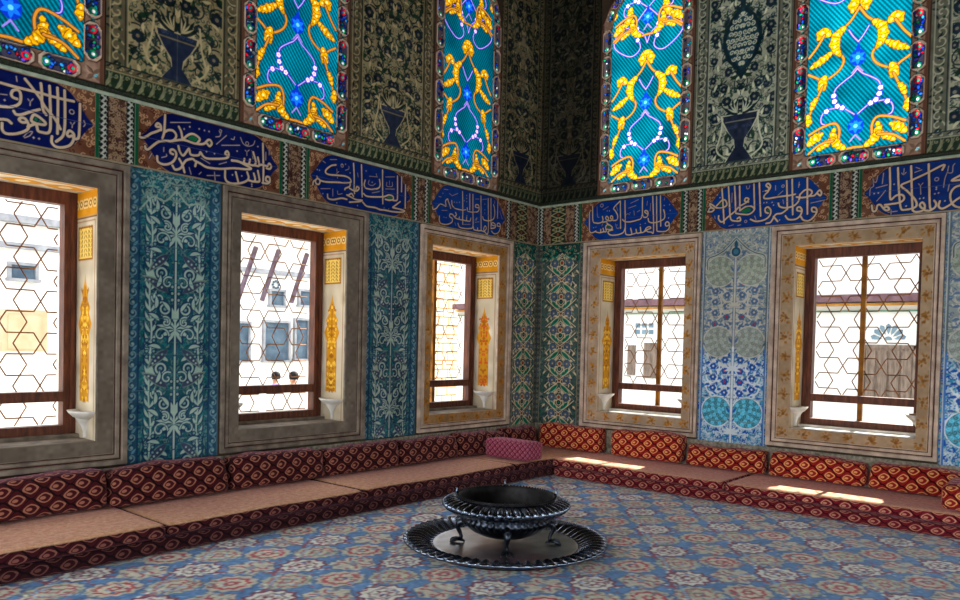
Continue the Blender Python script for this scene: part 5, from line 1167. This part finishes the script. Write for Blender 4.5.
for a in (math.radians(40), math.radians(220), math.radians(130)):
    c, s_ = math.cos(a), math.sin(a); mb = MB()
    mb.tube([(.376*c, .376*s_, .374), (.388*c, .388*s_, .396), (.380*c, .380*s_, .416), (.395*c, .395*s_, .424)], [.010, .008, .006, .003], 8)
    mb.build('finial', M['bronze'], bz, True)
mb = MB(); mb.lathe([(0, .20), (.03, .195), (.045, .17), (.03, .15), (.05, .135)], 24); mb.tube([(0, 0, .195), (0, 0, .23), (.006, 0, .262)], [.016, .010, .006], 8); mb.build('inner_cap', M['soot'], bz, True)
# ------------------------------------------------------------------ outside: courtyard seen through the lattices
M['facade'] = noise_mat('pale_facade', (208, 206, 200), (220, 218, 213), 2, .8)
M['trim'] = noise_mat('grey_facade_trim', (118, 120, 126), (146, 148, 152), 5, .8)
M['blueglass'] = noise_mat('courtyard_glass', (58, 74, 90), (84, 102, 116), 3, .3)
M['post'] = noise_mat('weathered_post', (84, 70, 84), (116, 100, 112), 6, .7)
M['eave'] = noise_mat('purple_brown_eave', (86, 62, 70), (112, 86, 90), 6, .7)
M['door'] = noise_mat('weathered_door', (92, 80, 70), (128, 112, 100), 5, .8, stretch=(5, 5, 1))
M['court'] = noise_mat('sunlit_paving', (190, 187, 180), (206, 203, 197), 2, .9)
M['ochre'] = noise_mat('ochre_band', (176, 120, 40), (206, 150, 70), 6, .7)
M['ochre2'] = noise_mat('sandy_panel', (176, 152, 120), (190, 168, 140), 3, .8)
M['greenfil'] = noise_mat('green_fillet_paint', (70, 120, 96), (110, 150, 124), 6, .7)
M['fan'] = noise_mat('blue_grey_tracery', (90, 112, 126), (124, 146, 156), 6, .6)
GZ = -.8
mb = MB(); mb.box((-40, -30, GZ-.2), (-.62, 40, GZ)); mb.box((-.62, .62, GZ-.2), (30, 40, GZ))
tag(mb.build('courtyard_ground', M['court']), 'bright paved courtyard outside the windows', 'ground', kind='structure')
b = empty('courtyard_building', (-12, 0, GZ)); tag(b, 'pale building with grey framed windows seen through the left lattices', 'building', kind='thing')
mb = MB(); mb.box((-.4, -14, 0), (0, 16, 8)); mb.build('wall', M['facade'], b)
mb = MB(); mb.box((0, -14, 4.2), (.12, 16, 4.32)); mb.box((0, -14, 4.75), (.2, 16, 4.9)); mb.build('string_course', M['trim'], b)
def yard_window(y0, y1, z0, z1, fr=.1):
    z0 -= GZ; z1 -= GZ
    mb = MB()
    for q in ((0, y0-fr, z0, .1, y0, z1), (0, y1, z0, .1, y1+fr, z1), (0, y0-fr, z1, .1, y1+fr, z1+fr), (0, y0-fr*1.5, z0-fr, .16, y1+fr*1.5, z0)): mb.box(q[:3], q[3:])
    f = mb.build('window_frame', M['trim'], b); mb = MB(); mb.box((.001, y0, z0), (.03, y1, z1)); mb.build('pane', M['blueglass'], f)
for y0, y1, z0, z1 in ((3.6, 4.38, 1.0, 2.06), (4.63, 5.05, 1.05, 2.16), (3.78, 4.2, 2.55, 2.94), (4.75, 5.15, 2.6, 3.0), (2.6, 3.1, 1.0, 2.0), (-2.67, -2.2, 2.76, 3.05), (-1.6, -1.2, 2.76, 3.05), (-5.2, -4.4, 1.2, 2.3), (8.4, 9.2, 1.1, 2.4), (10.6, 11.4, 1.1, 2.4)):
    yard_window(y0, y1, z0, z1, .06)
mb = MB(); mb.box((.0, -2.85, 1.2-GZ), (.06, -1.95, 2.1-GZ)); mb.box((.06, -2.72, 1.25-GZ), (.09, -2.08, 1.98-GZ)); mb.build('blind_panel', M['ochre2'], b)
mb = MB()
for k in range(8): mb.tube([(.02, 3.95+.1*math.cos(k*PI/4), 3.12-GZ+.1*math.sin(k*PI/4)), (.05, 3.95+.1*math.cos(k*PI/4), 3.12-GZ+.1*math.sin(k*PI/4))], .034, 10)
mb.build('roundel', M['blueglass'], b)
bm_, nt, bb = nmat('ochre_jointed_wall'); br = N(nt, 'ShaderNodeTexBrick'); tc = N(nt, 'ShaderNodeTexCoord'); mp = N(nt, 'ShaderNodeMapping'); mp.inputs['Rotation'].default_value = (0, PI/2, PI/2)
nt.links.new(tc.outputs['Object'], mp.inputs[0]); nt.links.new(mp.outputs[0], br.inputs['Vector'])
br.inputs['Color1'].default_value = (*lin((196, 182, 152)), 1); br.inputs['Color2'].default_value = (*lin((204, 188, 156)), 1); br.inputs['Mortar'].default_value = (*lin((150, 92, 30)), 1)
br.inputs['Scale'].default_value = 1.; br.inputs['Brick Width'].default_value = .5; br.inputs['Row Height'].default_value = .3; br.inputs['Mortar Size'].default_value = .024
nt.links.new(br.outputs['Color'], bb.inputs['Base Color'])
mb = MB(); mb.box((.12, 8.0, 0), (.34, 16, 5.4)); mb.build('jointed_wall', bm_, b)
cn = empty('courtyard_canopy', (-7, .6, GZ)); tag(cn, 'canopy with slanting dark struts outside the left wall\'s second window', 'canopy', kind='thing')
mb = MB(); mb.box((-1.6, -1.4, 4.25), (1.4, 2.2, 4.33)); mb.build('awning', M['facade'], cn)
for y in (.09, .62, 1.32):
    mb = MB(); mb.tube([(-.0, y-.6-.38, 2.35-GZ), (.0, y-.6, 3.4-GZ)], .05, 8); mb.build('strut', M['post'], cn)
for y in (-1.3, 2.1):
    mb = MB(); mb.tube([(-1.2, y, 0), (-1.2, y, 4.25)], .07, 8); mb.build('post', M['facade'], cn)
mb = MB(); mb.box((-6.9, -3, GZ), (-6.7, 5, .60)); mb.box((-6.94, -3, .60), (-6.66, 5, .66))
tag(mb.build('parapet', M['facade']), 'low white parapet in the courtyard in front of two people', 'parapet', kind='thing')
pv = empty('courtyard_pavilion', (0, 7.2, GZ)); tag(pv, 'white pavilion wall with eave, fan lunette and wooden shutter seen through the right lattices', 'building', kind='thing')
Zp = lambda z: z-GZ
mb = MB(); mb.box((-8, 0, 0), (10, .4, Zp(4.2))); mb.build('wall', M['facade'], pv)
mb = MB(); mb.box((-8, -.25, Zp(2.54)), (10, -.005, Zp(2.68))); mb.build('eave', M['eave'], pv)
mb = MB(); mb.box((-8, -.12, Zp(2.475)), (10, -.005, Zp(2.515))); mb.build('ochre_band', M['ochre'], pv)
mb = MB(); mb.box((-8, -.05, Zp(2.36)), (10, -.003, Zp(2.385))); mb.build('green_fillet', M['greenfil'], pv)
mb = MB(); mb.box((2.45, -.05, Zp(.74)), (3.25, -.004, Zp(1.67))); 
for k in range(4): mb.box((2.47+.2*k, -.07, Zp(.76)), (2.63+.2*k, -.05, Zp(1.63)))
mb.box((2.38, -.06, Zp(.70)), (2.45, -.004, Zp(1.74))); mb.box((3.25, -.06, Zp(.70)), (3.32, -.004, Zp(1.74))); mb.box((2.38, -.06, Zp(1.67)), (3.32, -.004, Zp(1.74))); mb.build('wooden_shutter', M['door'], pv)
mb = MB()
for k in range(7):
    a = PI*(k+.5)/7; mb.add([(2.82+r*math.cos(a+da), -.012, Zp(1.83)+r*math.sin(a+da)) for r, da in ((.10, 0), (.17, -.16), (.27, -.17), (.31, 0), (.27, .17), (.17, .16))], [(0, 1, 2, 3, 4, 5)])
mb.add([(2.82+.07*math.cos(PI*k/8), -.012, Zp(1.83)+.07*math.sin(PI*k/8)) for k in range(9)], [tuple(range(9))])
mb.build('fan_lunette', M['fan'], pv)
for x0, x1, z0, z1 in ((-2.62, -2.42, .95, 1.64), (-2.2, -1.86, .9, 1.70)):
    mb = MB(); mb.box((x0, -.03, Zp(z0)), (x1, -.004, Zp(z1))); mb.build('shutter', M['door'], pv)
for k in range(6):
    mb = MB(); mb.box((-2.44+.17*(k % 3), -.02, Zp(1.9+.15*(k//3))), (-2.33+.17*(k % 3), -.004, Zp(2.0+.15*(k//3)))); mb.build('tile_patch', M['fan'], pv)

# two people crossing the courtyard: one continuous skinned body each
M['skin'] = noise_mat('skin', (178, 128, 102), (196, 146, 118), 20, .6)
M['hair'] = noise_mat('dark_hair', (18, 16, 20), (36, 30, 32), 30, .6)
M['shirt_violet'] = noise_mat('violet_shirt', (120, 96, 180), (150, 124, 204), 12, .8)
M['shirt_pale'] = noise_mat('pale_shirt', (214, 214, 222), (236, 234, 238), 12, .8)
M['trousers'] = noise_mat('grey_trousers', (70, 72, 84), (96, 98, 108), 12, .8)
def skin(name, verts, edges, rad, mat, parent, root=0, lv=1):
    me = bpy.data.meshes.new(name); me.from_pydata(verts, edges, []); o = link(name, me, mat, parent)
    md = o.modifiers.new('Skin', 'SKIN'); md.use_smooth_shade = True
    for i, r in enumerate(rad): me.skin_vertices[0].data[i].radius = (r, r)
    me.skin_vertices[0].data[root].use_root = True
    ss = o.modifiers.new('Sub', 'SUBSURF'); ss.levels = lv; ss.render_levels = lv
    return o
def person(loc, rz, h, shirt, label):
    e = empty('person', loc); e.rotation_euler.z = rz; tag(e, label, 'person', 'people in the courtyard')
    k = h/1.70
    V = [(0, 0, .93), (0, 0, 1.12), (0, 0, 1.36), (0, .0, 1.46), (0, .02, 1.53), (0, .03, 1.63),
         (.18, 0, 1.38), (.23, .03, 1.12), (.22, .14, .90), (.22, .17, .82), (-.18, 0, 1.38), (-.23, -.02, 1.12), (-.22, .04, .88), (-.22, .06, .80),
         (.09, 0, .88), (.10, .10, .50), (.10, .06, .09), (.10, .20, .04), (-.09, 0, .88), (-.10, -.04, .50), (-.10, -.20, .12), (-.10, -.08, .05)]
    E = [(0, 1), (1, 2), (2, 3), (3, 4), (4, 5), (2, 6), (6, 7), (7, 8), (8, 9), (2, 10), (10, 11), (11, 12), (12, 13), (0, 14), (14, 15), (15, 16), (16, 17), (0, 18), (18, 19), (19, 20), (20, 21)]
    R = [.13, .12, .14, .06, .075, .085, .065, .048, .036, .035, .065, .048, .036, .035, .085, .06, .042, .035, .085, .06, .042, .035]
    V = [tuple(c*k for c in v) for v in V]; R = [r*k for r in R]
    body = skin('body', V, E, R, M['skin'], e)
    T = [(0, 0, .90), (0, 0, 1.14), (0, 0, 1.36), (0, 0, 1.43), (.18, 0, 1.38), (.235, .03, 1.16), (-.18, 0, 1.38), (-.235, -.02, 1.16)]
    skin('shirt', [tuple(c*k for c in v) for v in T], [(0, 1), (1, 2), (2, 3), (2, 4), (4, 5), (2, 6), (6, 7)], [r*k for r in (.16, .145, .165, .08, .085, .066, .085, .066)], shirt, e)
    L_ = [(0, 0, .94), (.09, 0, .88), (.10, .10, .50), (.10, .065, .14), (-.09, 0, .88), (-.10, -.04, .50), (-.10, -.18, .17)]
    skin('trousers', [tuple(c*k for c in v) for v in L_], [(0, 1), (1, 2), (2, 3), (0, 4), (4, 5), (5, 6)], [r*k for r in (.15, .105, .078, .062, .105, .078, .062)], M['trousers'], e)
    m = MB(); pr = [(.0, .115), (.05, .108), (.088, .075), (.104, .03), (.102, -.02), (.092, -.07)]
    m.lathe(pr, 20, None, (0, -.005, 1.625)); m.v = [(x*k, y*k*1.05, z*k) for x, y, z in m.v]; m.build('hair', M['hair'], e, True)
person((-8.5, 1.62, GZ), 2.2, 1.62, M['shirt_violet'], 'dark haired person in a violet top outside behind the parapet')
person((-7.6, 1.46, GZ), 2.0, 1.66, M['shirt_pale'], 'dark haired person in a pale top outside behind the parapet')

# ------------------------------------------------------------------ light and camera
w = bpy.data.worlds.new('World'); SC.world = w; w.use_nodes = True
bg = w.node_tree.nodes['Background']; bg.inputs[0].default_value = (.93, .97, 1., 1); bg.inputs[1].default_value = 4.2
def lamp(name, kind, loc, energy, col, **k):
    l = bpy.data.lights.new(name, kind); l.energy = energy; l.color = col
    for a, v in k.items(): setattr(l, a, v)
    o = bpy.data.objects.new(name, l); COL.objects.link(o); o.location = loc; return o
s = lamp('sun', 'SUN', (4, 8, 12), 17., (1., .93, .82), angle=.012)
s.rotation_euler = Vector((.0, -.748, -.664)).to_track_quat('-Z', 'Y').to_euler()
cam = bpy.data.cameras.new('camera'); co = bpy.data.objects.new('camera', cam); COL.objects.link(co); SC.camera = co
RGT = Vector((.7605859515, .6488248800, .0231362373)); UPV = Vector((-.0341171432, .0043562929, .9994083463)); FWD = UPV.cross(RGT)
co.matrix_world = Matrix((( RGT.x, UPV.x, -FWD.x, 6.1267244), (RGT.y, UPV.y, -FWD.y, -8.3838537), (RGT.z, UPV.z, -FWD.z, 1.5575792), (0, 0, 0, 1)))
cam.sensor_width = 36; cam.lens = 751.455288*36/960; cam.shift_y = 64.386/960; cam.clip_end = 200
SC.view_settings.view_transform = 'Standard'; SC.view_settings.look = 'None'; SC.view_settings.exposure = 0.; SC.view_settings.gamma = 1.
